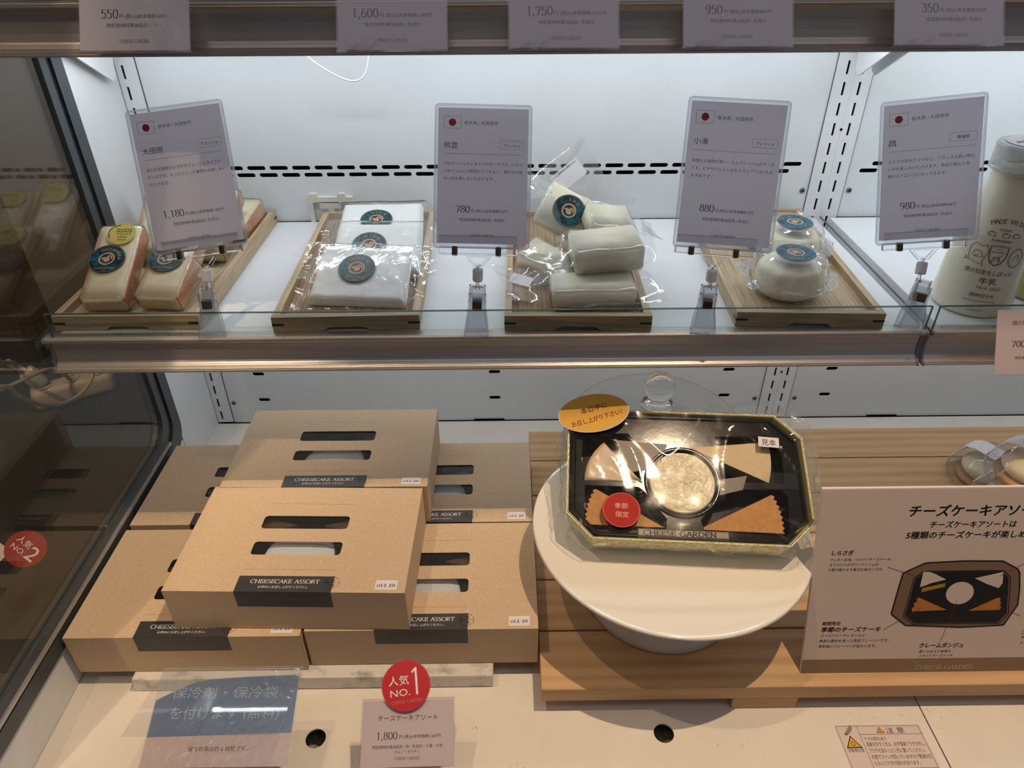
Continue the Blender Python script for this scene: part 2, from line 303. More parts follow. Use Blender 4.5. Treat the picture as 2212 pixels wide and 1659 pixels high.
class Print:
    """flat ink on a surface: collects 2D shapes (mm) and builds them as one mesh"""
    def __init__(s): s.v = []; s.f = []
    def add(s, vs, fs, M=lambda p: p):
        n = len(s.v); s.v += [M(p) for p in vs]; s.f += [tuple(n + i for i in f) for f in fs]; return s
    def t(s, body, x, y, w, h=None, bold=0.0, al='l', sh=0.0, rot=0.0):
        if bold:
            q = bold * .8 * (h or w / max(1, len(body)))
            for dx, dy in ((-q, 0), (q, 0), (0, q * .6), (0, -q * .6)): s.t(body, x + dx, y + dy, w, h, 0, al, sh, rot)
            return s
        vs, fs, a, b = glyphs(body, 0); k = w / (b - a); kh = h or k; x0 = x - (w / 2 if al == 'c' else 0); c, d = math.cos(R(rot)), math.sin(R(rot))
        def M(p):
            X, Y = (p[0] - a) * k + sh * p[1] * kh + (x0 - x), p[1] * kh
            return (x + X * c - Y * d, y + X * d + Y * c)
        return s.add(vs, fs, M)
    def ser(s, body, x, y, w, cap, thick=.12, thin=.045, al='l', sp=.06, sh=0.0):
        tot = sum(SER[c][0] + sp for c in body) - sp; kx = w / tot; X = x - (w / 2 if al == 'c' else 0)
        for ch in body:
            ad, st, feet, tops = SER[ch]
            st = st + [[(q - .13, .018), (q + .13, .018)] for q in feet] + [[(q - .13, .982), (q + .13, .982)] for q in tops]
            for pl in st:
                n = len(s.v); m = len(pl)
                for i, p in enumerate(pl):
                    a, b = pl[max(0, i - 1)], pl[min(m - 1, i + 1)]; dx, dy = b[0] - a[0], b[1] - a[1]; l = math.hypot(dx, dy) or 1; dx /= l; dy /= l
                    wd_ = (thin + (thick - thin) * abs(dy) ** 1.5 * (0.45 if (ch in 'AKN' and dx * dy > 0.1) or (ch == 'N' and abs(dx) < .1) else 1)) / 2
                    for sg in (1, -1):
                        px, py = p[0] - dy * wd_ * sg, p[1] + dx * wd_ * sg; s.v.append((X + px * kx + sh * py * cap, y + py * cap))
                s.f += [(n + 2 * i, n + 2 * i + 1, n + 2 * i + 3, n + 2 * i + 2) for i in range(m - 1)]
            X += (ad + sp) * kx
        return s
    def poly(s, pts, holes=()):
        P = [[Vector((*p, 0)) for p in pts]] + [[Vector((*p, 0)) for p in h] for h in holes]
        return s.add([(v.x, v.y) for q in P for v in q], [tuple(f) for f in tessellate_polygon(P)])
    def line(s, pts, w, closed=False):
        pts = list(pts) + ([pts[0]] if closed else [])
        for a, b in zip(pts[:-1], pts[1:]):
            l = math.hypot(b[0] - a[0], b[1] - a[1]) or 1; nx, ny = -(b[1] - a[1]) / l * w / 2, (b[0] - a[0]) / l * w / 2
            s.add([(a[0] + nx, a[1] + ny), (a[0] - nx, a[1] - ny), (b[0] - nx, b[1] - ny), (b[0] + nx, b[1] + ny)], [(0, 1, 2, 3)])
        return s
    def ring(s, cx, cy, r, w, n=32): return s.poly(circ(cx, cy, r + w / 2, n=n), [circ(cx, cy, r - w / 2, n=n)])
    def around(s, body, cx, cy, r, a0, step, size, bold=0.0, inside=False):
        for i, ch in enumerate(body):
            if ch == ' ': continue
            a = a0 - step * i if not inside else a0 + step * i; vs, fs, l, h = glyphs(ch, 0); rot = R(a - 90 if not inside else a + 90); px, py = cx + r * math.cos(R(a)), cy + r * math.sin(R(a)); c, d = math.cos(rot), math.sin(rot); m = (l + h) / 2
            s.add(vs, fs, lambda p: (px + ((p[0] - m) * c - p[1] * d) * size, py + ((p[0] - m) * d + p[1] * c) * size))
        return s
    def build(s, name, m, parent, z=0.0, M=None, world=False, wrap=None):
        me = bpy.data.meshes.new('m'); w = wrap or (lambda x, y: (x / 1000, y / 1000, z / 1000)); me.from_pydata([w(*p) for p in s.v], [], s.f)
        return finish(name, me, m, parent, M, world=world)
# ------------------------------------------------------------------ room shell
def struct(name, me, m): o = finish(name, me, m); o['kind'] = 'structure'; return o
FLOORM = mat('shop_floor', '5d5650', 0.5, var=0.1, vs=3)
RIDGE = mat('brown_ribbed_panel', '8a7460', 0.7, var=0.06, vs=30)
struct('floor', box(-2.5, 2.5, -3.0, 0.6, -0.05, 0.0), FLOORM)
struct('wall_back', box(-2.5, 2.5, 0.45, 0.5, 0.0, 2.9), mat('shop_wall', '8d857c', 0.8))
struct('wall_left', box(-1.05, -1.0, -3.0, 0.45, 0.0, 2.9), RIDGE)
# ------------------------------------------------------------------ refrigerated case: body, back panels, posts, deck, side panel
XL, XC = -0.4767, 0.4354
case = thing('refrigerated_case', 'white open-front refrigerated display case holding all the shelves', 'fridge', pose((0, 0, 0)))
finish('cabinet_base', box(-0.50, 1.36, -0.66, 0.40, 0.0, 0.56, 0.004), GREYM, case)
finish('cabinet_back', box(-0.50, 1.36, 0.05, 0.12, 0.56, 2.05), WHITE, case)
finish('shade_canopy', box(-0.50, 1.36, -0.4590, 0.12, 2.05, 2.15), WHITE, case)  # unseen top; front edge placed to keep warm spots off the top rail
finish('slot_dark_box', box(-0.478, 1.34, 0.018, 0.048, 0.57, 2.04), BLACK, case, ).__setitem__('label', 'black box that darkens the view through the slots')  # black stands in for the dark depth behind the slots
XZ = Matrix(((1, 0, 0, 0), (0, 0, -1, 0), (0, 1, 0, 0), (0, 0, 0, 1)))   # sheet in xy -> upright sheet facing the room
def back_panel(x0, x1):
    hs = []
    for z, o in ((1.0731, 0.0), (1.0636, 0.0148)):
        x = -0.3297 + o - 0.0297 * 6
        while x < x1 + .1:
            if x - .0125 > x0 + .004 and x + .0125 < x1 - .004: hs.append(slot(x, z, 0.0243, 0.0058))
            x += 0.0297
    o = finish('back_panel', prism([(x0, .9995), (x1, .9995), (x1, 1.99), (x0, 1.99)], hs, 0.002), WHITE2, case, XZ)
    lo = [slot(x, z, 0.0185, 0.0068) for x in (-0.3925, -0.0199, 0.3521, 0.5159, 0.8885, 1.2605) for z in (0.7471, 0.6974) if x0 + .02 < x < x1 - .02]
    finish('back_panel', prism([(x0, .6525), (x1, .6525), (x1, .998), (x0, .998)], lo, 0.002), WHITE2, case, XZ)
back_panel(-0.4497, 0.4107); back_panel(0.4601, 1.31)
def post(x0, x1, cols, dots):
    c = cols[0]; a, b = c - .0015, c + .0015; bm = bmesh.new(); z0 = .6545
    box(x0, a, -.0012, .0006, .6545, 1.99, bm=bm); box(b, x1, -.0012, .0006, .6545, 1.99, bm=bm)
    for k in range(22, -32, -1):
        zc = 1.1931 - .025 * k; lo = max(.6545, zc - .0170); hi = zc - .0080
        if hi > lo and hi < 1.98: box(a, b, -.0012, .0006, lo, hi, bm=bm)
    o = finish('upright_post', me_bm(bm), WHITE, case)
    # folded edges
    for e in (x0, x1):
        if abs(e - .436) > .001: finish('post_edge', box(e - .0004, e + .0003, -.0013, .012, .6545, 1.99), GREYM, o)
post(XL + .0005, -0.4504, (-0.4677,), ()); post(0.4113, 0.4359, (0.4262,), ()); post(0.4361, 0.4595, (0.4459,), ())
for dz_ in (1.1181, .7431): finish('post_hole', lathe([(0, .0006), (.0017, .0006), (.0017, 0)], 12), BLACK, case, Matrix.Translation((.436, -.0013, dz_)) @ Matrix.Rotation(R(90), 4, 'X'))
def screw(x, z):
    o = finish('screw', lathe([(0, .0016), (.0028, .0014), (.0038, 0), (0, 0)], 16), GREYM, case, Matrix.Translation((x, -.0003, z)) @ Matrix.Rotation(R(90), 4, 'X'), smooth=False)
    finish('cross_slot', join([box(-.002, .002, -.0004, .0004, 0, .0003), box(-.0004, .0004, -.002, .002, 0, .0003)]), BLACK, o, Matrix.Translation((x, -.0019, z)) @ Matrix.Rotation(R(90), 4, 'X') @ Matrix.Rotation(R(random.uniform(0, 90)), 4, 'Z'))
for x, z in ((.4039, 1.0372), (.4678, 1.0370), (.4029, .6913), (.4679, .6912), (-.4430, .6922)): screw(x, z)
for x in (-.34, -0.03, 0.415, 0.62): finish('drain_slit', box(x - .025, x + .025, -.0022, -.0003, .6535, .6552), BLACK, case)
# deck plates with finger holes, and the tray beneath
finish('deck_plate', prism([(XL + .0003, -.625), (XC + .0012, -.625), (XC + .0012, -.0025), (XL + .0003, -.0025)], [circ(-.2012, -.5422, .0104), circ(.1589, -.5416, .0104)], .0018), DECK, case, Matrix.Translation((0, 0, .652)))
finish('deck_plate', prism([(XC + .0026, -.625), (1.33, -.625), (1.33, -.0025), (XC + .0026, -.0025)], [circ(.72, -.5416, .0104)], .0018), DECK, case, Matrix.Translation((0, 0, .652)))
finish('drip_tray', box(XL, 1.33, -.63, -.01, .618, .622), mat('dusty_tray', 'c8bba8', .8, var=.5, vs=160, col2='6e6255'), case)
finish('front_bumper', join([box(XL, 1.34, -.66, -.628, .57, .70, .003), box(XL, 1.34, -.640, -.6285, .695, .706, .002)]), GREYM, case)
# grime marks on the deck
bm = bmesh.new()
for cx, cy, n, sp in ((.1, -.535, 5, .004), (.01, -.577, 14, .006), (-.036, -.534, 7, .003), (.38, -.518, 12, .009), (.44, -.53, 12, .012), (-.33, -.53, 8, .03), (.25, -.56, 6, .03)):
    for i in range(n):
        x, y, s, a = cx + random.gauss(0, sp), cy + random.gauss(0, sp * .5), random.uniform(.0002, .0011), random.uniform(0, 3.1)
        v = [bm.verts.new((x + s * math.cos(a) * p + s * .3 * math.sin(a) * q, y + s * math.sin(a) * p - s * .3 * math.cos(a) * q, .65206)) for p, q in ((-1, -1), (1, -.6), (.8, 1), (-.7, .8))]
        bm.faces.new(v)
finish('scuff_marks', me_bm(bm), mat('scuff', '7d7265', .8), case)['kind'] = 'stuff'
# side panel behind the side glass, low kick strip under it
finish('side_panel', box(XL - .02, XL, -.118, .05, .60, 2.0), WHITE, case)
finish('side_kick', box(XL - .02, XL - .0002, -.63, -.119, .60, .7115), WHITE, case)
# side glass and its frame
def frame_path(off):
    pts = [(-.118 - off, 1.95)] + [(-.118 - off - .035 + .035 * math.cos(R(a)), .7118 + off + .035 + .035 * math.sin(R(a))) for a in range(0, -91, -15)] + [(-.63, .7118 + off)]
    return pts
def frame_bar(o0, o1, x0, x1, name, m):
    a, b = frame_path(o0), frame_path(o1); n = len(a); poly = a + b[::-1]
    finish(name, prism(poly, (), x1 - x0), m, case, Matrix(((0, 0, 1, x1), (1, 0, 0, 0), (0, 1, 0, 0), (0, 0, 0, 1))))
frame_bar(0.0, 0.020, XL - .012, XL + .0045, 'glass_frame', FRAME)
frame_bar(0.0205, 0.0265, XL - .010, XL + .002, 'glass_gasket', DARKG)
frame_bar(0.027, 0.040, XL - .010, XL + .0032, 'glass_frame', FRAME)
pa = frame_path(.0405); finish('side_glass', prism(pa + [(-.63, 1.95)], (), .005), PANE, case, Matrix(((0, 0, 1, XL), (1, 0, 0, 0), (0, 1, 0, 0), (0, 0, 0, 1))))
finish('side_rail', join([box(XL - .012, XL + .006, -.628, -.16, .7365, .7405), ]), ALU, case)
# ------------------------------------------------------------------ shelves
PROF = [(-.3166, 1.0), (-.3188, .9990), (-.3190, .9956), (-.3170, .9946), (-.3128, .9940), (-.3112, .9900), (-.3108, .9830), (-.3110, .9760), (-.3122, .9700), (-.3148, .9660), (-.3180, .9640), (-.3192, .9632), (-.3192, .9622), (-.3206, .9618), (-.3206, .9600), (-.306, .9600), (-.306, 1.0)]
def shelf(x0, x1, zt, label, depth=.302, guard=True, caps=(True, True), brackets=(), xg=None):
    t = thing('display_shelf', label, 'shelf', pose(((x0 + x1) / 2, -.16, zt)))
    dz = Matrix.Translation((0, 0, zt - 1.0))
    finish('shelf_plate', box(x0 + .010, x1 - .002, -.3055, -.0045, zt - .020, zt, .001), WHITE, t, world=True)
    finish('price_rail', sweep(PROF, x0, x1), ALU, t, dz, world=True)
    finish('rail_highlight_lip', sweep([(-.3191, .9989), (-.3194, .9985), (-.3194, .9962), (-.3191, .9958)], x0, x1), ALU2, t, dz, world=True)  # brighter strip paints a highlight along the lip
    finish('rail_highlight_band', sweep([(-.3136, .9684), (-.3140, .9680), (-.3162, .9655), (-.3158, .9652), (-.3130, .9682)], x0, x1), ALU2, t, dz, world=True)  # second painted highlight, low on the rail
    if guard:
        bm = bmesh.new()
        for i in range(70):
            x, y, s = random.uniform(x0 + .01, x1 - .01), random.uniform(-.3118, -.3098), random.uniform(.0002, .0007); v = [bm.verts.new((x + a * s * 1.6, y + b * s, 1.0003)) for a, b in ((-1, -.5), (.6, -1), (1, .4), (-.3, 1))]; bm.faces.new(v)
        finish('dust_specks', me_bm(bm), DUST, t, world=True)['kind'] = 'stuff'
        g = finish('guard_glass', box(xg[0], xg[1], -.3150, -.3125, zt - .004, zt + .0262), GUARD, t, world=True)
        finish('polished_edge', join([box(xg[0], xg[1], -.3150, -.3125, zt + .0263, zt + .0269), box(xg[0] - .0006, xg[0] - .0001, -.3150, -.3125, zt, zt + .0268), box(xg[1] + .0001, xg[1] + .0006, -.3150, -.3125, zt, zt + .0268)]), GEDGE, g, world=True)
    for side, xx in ((0, x0), (1, x1)):
        if caps[side]:
            pr = [(y - .0012 if y < -.307 else y, z) for y, z in PROF]
            a, b = (xx - .0026, xx - .0001) if side == 0 else (xx + .0001, xx + .0026)
            finish('end_cap', sweep(pr, a, b), ACAP, t, dz, world=True)
    for bx, fl in brackets:
        pts = [(-.002, 0), (-.30, -.004), (-.30, -.016), (-.11, -.050), (-.035, -.094), (-.024, -.090), (-.02, -.070), (-.012, -.060), (-.010, -.048), (-.002, -.048)]
        finish('bracket', prism(pts, (), .0022), WHITE, t, Matrix.Translation((bx + .0011, 0, zt - .0205)) @ Matrix(((0, 0, 1, 0), (1, 0, 0, 0), (0, 1, 0, 0), (0, 0, 0, 1))), world=True)
    finish('led_strip', box(x0 + .02, x1 - .02, -.125, -.105, zt - .030, zt - .0205, .002), LED, t, world=True)  # middle-shelf strips are added bodies for the fill lamps
    return t
ACAP = mat('grey_end_cap', '77787a', .4)
shelf(-.4700, .4305, 1.0, 'long middle shelf in front of the slotted back wall, carrying the four wooden trays', xg=(-.4627, .4300), caps=(True, True), brackets=((-.4675, 0), (.4255, 0)))
shelf(.4390, 1.3400, 1.0, 'short-looking middle shelf at the right, carrying the milk bottles', xg=(.4385, 1.33), caps=(True, True), brackets=((.4455, 0),))
shelf(-.4700, .4305, 1.3046, 'top shelf whose rail carries the hanging price cards', guard=False, brackets=((-.4675, 0), (.4262, 0)))
shelf(.4390, 1.3400, 1.3046, 'top shelf section at the upper right corner beyond the dark rail joint', guard=False, brackets=((.4459, 0),))
# glass cut line along the joint of the two middle shelves is the right shelf's own edge trim
t = thing('shelf_divider', 'thin glass strip lying in the gap between the two middle shelves', 'divider', pose((.436, -.15, 1.0)))
finish('strip', box(.4345, .4360, -.30, -.005, 1.0003, 1.0020), GREYM, t, world=True)
# white plastic socket cover at the rear of the middle shelf, white cable under the top shelf
t = thing('socket_cover', 'broken white plastic bracket frame standing against the back wall behind the white cheese tray', 'bracket', pose((-.229, -.006, 1.0)) @ Matrix.Diagonal((.86, 1, 1.42, 1)))
out = [(-.044, 0), (-.044, .0245), (-.041, .028), (-.030, .028), (-.028, .0245), (.004, .0245), (.006, .028), (.014, .028), (.016, .0245), (.026, .0245), (.026, 0), (.022, 0), (.022, .020), (-.037, .020), (-.037, 0)]
finish('frame', prism(out, (), .010), mat('ivory_plastic', 'd9d6cc', .5), t, XZ)
finish('latch_plate', join([prism([(-.026, .0135), (.006, .0135), (.006, .0185), (-.026, .0185)], (), .004), prism([(-.016, 0), (-.004, 0), (-.004, .0135), (-.016, .0135)], (), .004)]), mat('ivory_plastic', 'd9d6cc', .5), t, Matrix.Translation((0, -.001, 0)) @ XZ)
for cx in (-.033, .009): finish('lug', prism(rrect(cx, .026, .0075, .009, .0035), (), .003), mat('ivory_plastic', 'd9d6cc', .5), t, Matrix.Translation((0, -.0102, 0)) @ XZ)
t = thing('white_cable', 'thin white cable hanging in a loop below the top shelf', 'cable', pose((-.19, -.05, 1.25)))
finish('cord', tube([(-.31, -.09, 1.262), (-.255, -.06, 1.243), (-.215, -.05, 1.208), (-.185, -.045, 1.191), (-.166, -.045, 1.195), (-.157, -.045, 1.220), (-.157, -.05, 1.262)], .0011, 8), WHITE, t, smooth=True, world=True)
# dark trays standing on the top shelf, only their lower edges show
for x0, x1 in ((-.42, -.315), (-.25, -.135)):
    t = thing('black_tray', 'black plastic tray edge on the top shelf, %s' % ('upper left corner' if x0 < -.4 else 'between the two left price cards'), 'tray', pose(((x0 + x1) / 2, -.2, 1.3048)))
    finish('tray_body', lathe([(0, 0), (.8, 0), (1.0, .25), (1.0, .30), (.95, .27), (.78, .05), (0, .05)], 32), TRAYB, t, Matrix.Diagonal(((x1 - x0) / 2, .085, .09, 1)), smooth=True)
# neighbouring counter and its things, seen through the side glass
nc = thing('neighbour_counter', 'dark slate counter beyond the side glass', 'counter', pose((-.78, -.35, 0)))
finish('counter_body', box(-.99, -.515, -.75, .20, 0, .70, .003), mat('slate_laminate', '1b2124', .6), nc, world=True)
ps = thing('power_strip', 'beige three-outlet power strip seen through the dark side glass', 'power strip', pose((-.6965, .011, .7605), (0, 0, 31)))
PB = mat('beige_plastic', 'b5a68c', .5)
finish('strip_body', box(-.060, .060, -.018, .018, -.060, -.025, .010, 4), PB, ps, smooth=True)
for x in (-.038, .0, .038):
    o = finish('outlet', lathe([(0, 0), (.013, 0), (.013, .0015), (.0115, .002), (0, .002)], 24), PB, ps, Matrix.Translation((x, 0, -.025)))
    finish('outlet_slots', join([box(x - .007, x + .007, -.005, -.0035, -.0232, -.0226), box(x - .007, x + .007, .0035, .005, -.0232, -.0226)]), BLACK, o)
pg = finish('plug', box(-.012, .012, -.010, .010, 0, .034, .005, 3), mat('white_plug', 'b9b3a6', .5), ps, pose((-.038, 0, -.0225), (0, -28, 0)), smooth=True)
finish('strain_relief', lathe([(.0048, 0)] + [(.006 if i % 2 else .0045, .002 * i + .001) for i in range(14)] + [(.003, .030)], 14), PB, pg, pose((-.054, 0, .0075), (0, -34, 0)), smooth=True)
finish('cord', tube([(-.748, -.020, .785), (-.73, -.08, .825), (-.68, -.13, .86), (-.64, -.208, .900), (-.64, -.235, .875), (-.64, -.189, .856), (-.64, -.170, .823), (-.64, -.128, .782), (-.64, -.078, .7577), (-.64, -.037, .7546), (-.64, -.011, .764), (-.64, .03, .782), (-.65, .06, .79), (-.66, .05, .765), (-.655, .040, .735)], .0032, 8), PB, ps, smooth=True, world=True)
finish('cord', tube([(-.95, -.16, .76), (-.84, -.18, .79), (-.75, -.16, .80), (-.70, -.10, .80), (-.69, -.03, .78), (-.69, .0, .74)], .0028, 8), PB, ps, smooth=True, world=True)
# ------------------------------------------------------------------ kraft cake boxes
BW, BD, BH = .247, .155, .0582
def solid_box_shell(parent):
    t = .0008; W_, D_, H_ = BW, BD, BH
    wins = [rrect(.1227, .0978, .0965, .0200, .0042), rrect(.1227, .0590, .0965, .0190, .0042)]
    finish('lid', prism([(0, 0), (W_, 0), (W_, D_), (0, D_)], wins, t), KRAFT, parent, Matrix.Translation((0, 0, H_)))
    finish('front_panel', box(0, W_, 0, t, .0003, H_ - t - .0001), KRAFT, parent)
    finish('rear_panel', box(0, W_, D_ - t, D_, .0003, H_ - t - .0001), KRAFT, parent)
    for x in (0, W_ - t):
        finish('side_flap', box(x, x + t, .0022, D_ - .0022, .0003, H_ - t - .0001), KRAFT, parent)
    finish('bottom', box(0, W_, 0, D_, 0, .0006), KRAFTIN, parent)
    # inner carton edge seen in the gap by the side flap
    finish('inner_carton', box(.0016, W_ - .0016, .0016, D_ - .0016, .0008, .0022), KRAFTIN, parent)
    # windows: clear film, black tray, cup and cake below
    finish('window_film', join([box(.070, .175, .086, .110, H_ - .0017, H_ - .0014), box(.070, .175, .048, .070, H_ - .0017, H_ - .0014)]), WINF, parent)
    tr = finish('cake_tray', box(.012, W_ - .012, .010, D_ - .010, .010, .030, .004), TRAYB, parent)
    finish('cream_cup', lathe([(.0, .030), (.036, .030), (.0385, .046), (.036, .047), (.030, .0485), (0, .0495)], 40), mat('cup_white', 'e6ebee', .3), parent, Matrix.Translation((.123, .058, 0)), smooth=True)
    finish('cake_slice', prism([(.045, .125), (.11, .105), (.045, .088)], (), .014), KCAKE, parent, Matrix.Translation((0, 0, .046)))
    finish('cake_slice', prism([(.205, .125), (.14, .105), (.205, .088)], (), .014), KCAKE, parent, Matrix.Translation((0, 0, .046)))
    # seal
    z = H_ + .0002
    tp = finish('seal_label', join([box(.0735, .1722, -.0003, .0205, H_ + .00005, z), box(.0735, .1722, -.0003, -.00005, H_ - .0225, z)]), TAPE, parent)
    P = Print(); P.ser('CHEESECAKE ASSORT', 87, 10.8, 71, 5.0, .15, .055); P.t('お早めにお召し上がりください。', 96.5, 4.8, 50.5, sh=.12)
    P.build('lettering', WINK, tp, z * 1000 + .15)
    P = Print(); P.ser('CHEESE GARDEN', 100, -11.5, 46, 3.4, .13, .05)
    P.build('lettering', TAPEINK, tp, M=XZ @ Matrix.Translation((0, H_, .0005)))
    P = Print(); P.ring(171, 12.2, 7.6, .25, 40); P.line([(163.5, 12.2), (178.5, 12.2)], .2); P.line([(172.2, 4.7), (172.2, 19.7)], .2); P.t('C', 170.7, 13.4, 2.9, 4.2, .02); P.t('G', 170.7, 7.4, 3.1, 4.2, .02)
    for i in range(16):
        a, r = random.uniform(0, 6.28), random.uniform(0, 6); P.line([(166 + .5 * r * math.cos(a), 12.2 + r * math.sin(a)), (166 + .5 * r * math.cos(a) + random.uniform(-1.5, 1.5), 12.2 + r * math.sin(a) + random.uniform(-1, 1))], .25)
    P.build('round_stamp', INK, parent, z * 1000 + .25)
    d = finish('date_sticker', box(.2158, .2382, .0040, .0162, H_ + .00005, H_ + .00015), PAPER, parent)
    Print().t('25', 217.2, 7.6, 4.0, bold=.01).t('12 20', 222, 7.6, 14, 5.6, bold=.01).build('lettering', INK, d, (H_ + .00025) * 1000)
    for (a, b, c) in ((.0745, .172, .127), (.0745, .172, .0292)): finish('crease', box(a, b, c - .00015, c + .00015, H_ + .00003, H_ + .00006), KRAFTIN, parent)
WINF = clear('window_film', (.95, .96, .97), 1.5, .06, bump=.4, bs=30, haze=.012)
KCAKE = mat('baked_cake', '5a3e26', .7, var=.2, vs=80)
def children(o): return [c for c in bpy.data.objects if c.parent == o]
KIDS = {}
def dup(root, M, label=None, skip=(), name=None):
    if root not in KIDS: KIDS[root] = [(c, [g for g in bpy.data.objects if g.parent == c]) for c in bpy.data.objects if c.parent == root]
    r = root.copy(); COL.objects.link(r); r.matrix_world = M; WM[r] = M.copy()
    if label: r['label'] = label
    for c, gs in KIDS[root]:
        if c.name.split('.')[0] in skip: continue
        d = c.copy(); COL.objects.link(d); d.parent = r; WM[d] = M
        for g in gs: e = g.copy(); COL.objects.link(e); e.parent = d
    return r
GB = 'stacked kraft cheesecake boxes'
b0 = thing('cake_box', 'kraft cheesecake box on top of the stack, the nearer one, fully visible', 'box', pose((-.3523, -.4648, .7322), (0, 0, -1.5)), GB)
solid_box_shell(b0)
dup(b0, pose((-.3433, -.3117, .7322), (0, 0, -.3)), 'kraft cheesecake box on top of the stack at the back, under the middle shelf')
dup(b0, pose((-.4668, -.4765, .6737), (0, 0, -.1)), 'kraft cheesecake box in the bottom layer, front left, against the side glass')
dup(b0, pose((-.2165, -.4713, .6737), (0, 0, 0)), 'kraft cheesecake box in the bottom layer at the front right, touching the wooden platform')
dup(b0, pose((-.4660, -.3135, .6737), (0, 0, 0)), 'kraft cheesecake box in the bottom layer at the back left, beside the side glass')
dup(b0, pose((-.2170, -.3140, .6737), (0, 0, 0)), 'kraft cheesecake box in the bottom layer at the back right, beside the wooden platform')
t = thing('marble_slab', 'white grey-veined marble slab lying under the front row of kraft boxes', 'slab', pose((-.22, -.38, .652)))
MARB = mat('veined_marble', 'dcd8d2', .25, var=1, vs=30, col2='75726d', p0=.52, p1=.75, stretch=(1, 1.6, 1), coat=.3)
finish('slab', box(-.4090, -.0180, -.4865, -.17, .6523, .6732, .002), MARB, t, world=True)
# ------------------------------------------------------------------ plank platform
t = thing('wooden_platform', 'pale wooden plank platform carrying the cake stand and the menu board', 'platform', pose((.4, -.3, .652)))
finish('batten', box(.05, 1.18, -.46, -.41, .6640, .6698), SPLINE, t, world=True)  # dark board set under the front joint to paint its shadow
ys = [-.5155, -.4432, -.3704, -.2976, -.2236, -.1500, -.0800]
for i in range(6): finish('plank', box(.0327, 1.20, ys[i] + (.0015 if i else 0), ys[i + 1] - .0004, .6702, .6900, .0006, 1), PLANK, t, world=True)
for x0, x1 in ((.2350, .3045), (.86, .93)): finish('foot', box(x0, x1, -.5150, -.085, .6522, .6700, .001), PLANK, t, world=True)
# ------------------------------------------------------------------ cake stand, dome, sample box
PX, PY, PR = .1768, -.3875, .1500
st = thing('cake_stand', 'white glazed ceramic cake stand on the wooden platform', 'cake stand', pose((PX, PY, .6905)))
finish('plate', lathe([(0, .1035), (.090, .1035), (.1250, .1046), (.1400, .1078), (.1480, .1105), (.1495, .1100), (.1505, .1080), (.1490, .1058), (.1420, .1010), (.1250, .0965), (.070, .0935), (0, .0925)], 96), CERAM, st, smooth=True)
finish('pedestal', lathe([(0, .0922), (.052, .0922), (.050, .085), (.050, .070), (.056, .045), (.070, .022), (.084, .008), (.0885, .0015), (.087, 0), (.080, 0), (.060, .015), (0, .03)], 72), CERAM, st, smooth=True)
dm = thing('glass_dome', 'clear glass cake dome with a ball knob behind the cake stand', 'dome', pose((.2030, -.165, .6905)))
prof = []
for i in range(17):
    a = R(90 * i / 16); prof.append((.125 * math.sin(a) ** .72, .063 + .0452 * math.cos(a)))
prof.append((.126, 0))
finish('bell', lathe(prof, 72), DOMEG, dm, smooth=True)
finish('rim_bead', lathe([(.1260 + .0016 * math.cos(R(a)), .0018 + .0016 * math.sin(R(a))) for a in range(0, 360, 45)], 72, True), GLASS, dm, smooth=True)
kn = [(0, .1082), (.019, .1085), (.022, .112), (.0185, .1155), (.0135, .118), (.0140, .1205)] + [(.0205 * math.sin(R(a)), .1395 - .0205 * math.cos(R(a))) for a in range(50, 181, 10)]
finish('knob', lathe(kn, 48), GLASS, dm, smooth=True)
# display easel that props the sample box
es = thing('display_easel', 'small clear acrylic easel propping the sample cake box on the cake stand', 'easel', pose((.19, -.33, .7945)))
SB = pose((.1839, -.4451, .8305), (27, -.1, -4.4))
sm = thing('sample_cake_box', 'open octagonal sample cake box wrapped in clear film, leaning on the cake stand', 'sample box', SB)
def octo(w, l, c, y0=0): a = w / 2; return [(-a + c, y0), (a - c, y0), (a, y0 + c), (a, y0 + l - c), (a - c, y0 + l), (-a + c, y0 + l), (-a, y0 + l - c), (-a, y0 + c)]
def ring_wall(o1, z1, o2, z2, th):
    """closed wall between two outlines with thickness (inward)"""
    def inset(o): cx = sum(p[0] for p in o) / 8; cy = sum(p[1] for p in o) / 8; return [(p[0] - (p[0] - cx) * th / abs(.12), p[1] - (p[1] - cy) * th / abs(.07)) for p in o]
    rings = [(o1, z1), (o2, z2), (inset(o2), z2), (inset(o1), z1)]; vs = [(p[0], p[1], z) for o, z in rings for p in o]; n = len(o1); fs = []
    for k in range(4):
        for i in range(n): j = (i + 1) % n; fs.append((k * n + i, k * n + j, ((k + 1) % 4) * n + j, ((k + 1) % 4) * n + i))
    me = bpy.data.meshes.new('m'); me.from_pydata(vs, [], fs); bm = bmesh.new(); bm.from_mesh(me); return me_bm(bm)
def floral():
    m = bpy.data.materials.new('yellow_floral_card'); m.use_nodes = True; nt = m.node_tree; L = nt.links.new; b = nt.nodes['Principled BSDF']; b.inputs['Roughness'].default_value = .4
    tc = nt.nodes.new('ShaderNodeTexCoord'); n = nt.nodes.new('ShaderNodeTexNoise'); n.inputs['Scale'].default_value = 95; n.inputs['Detail'].default_value = 1.5; n.inputs['Distortion'].default_value = 2.2; L(tc.outputs['Object'], n.inputs['Vector'])
    r = nt.nodes.new('ShaderNodeValToRGB'); r.color_ramp.interpolation = 'CONSTANT'; r.color_ramp.elements[0].color = lin('ece9d0'); r.color_ramp.elements[1].color = lin('d6c63c'); r.color_ramp.elements[1].position = .53
    L(n.outputs['Fac'], r.inputs[0]); L(r.outputs[0], b.inputs['Base Color']); return m
FLOR = floral(); OLIVE = mat('pale_yellow_card', 'cfc995', .45)
W8, L8, C8, H8 = .252, .147, .0265, .037
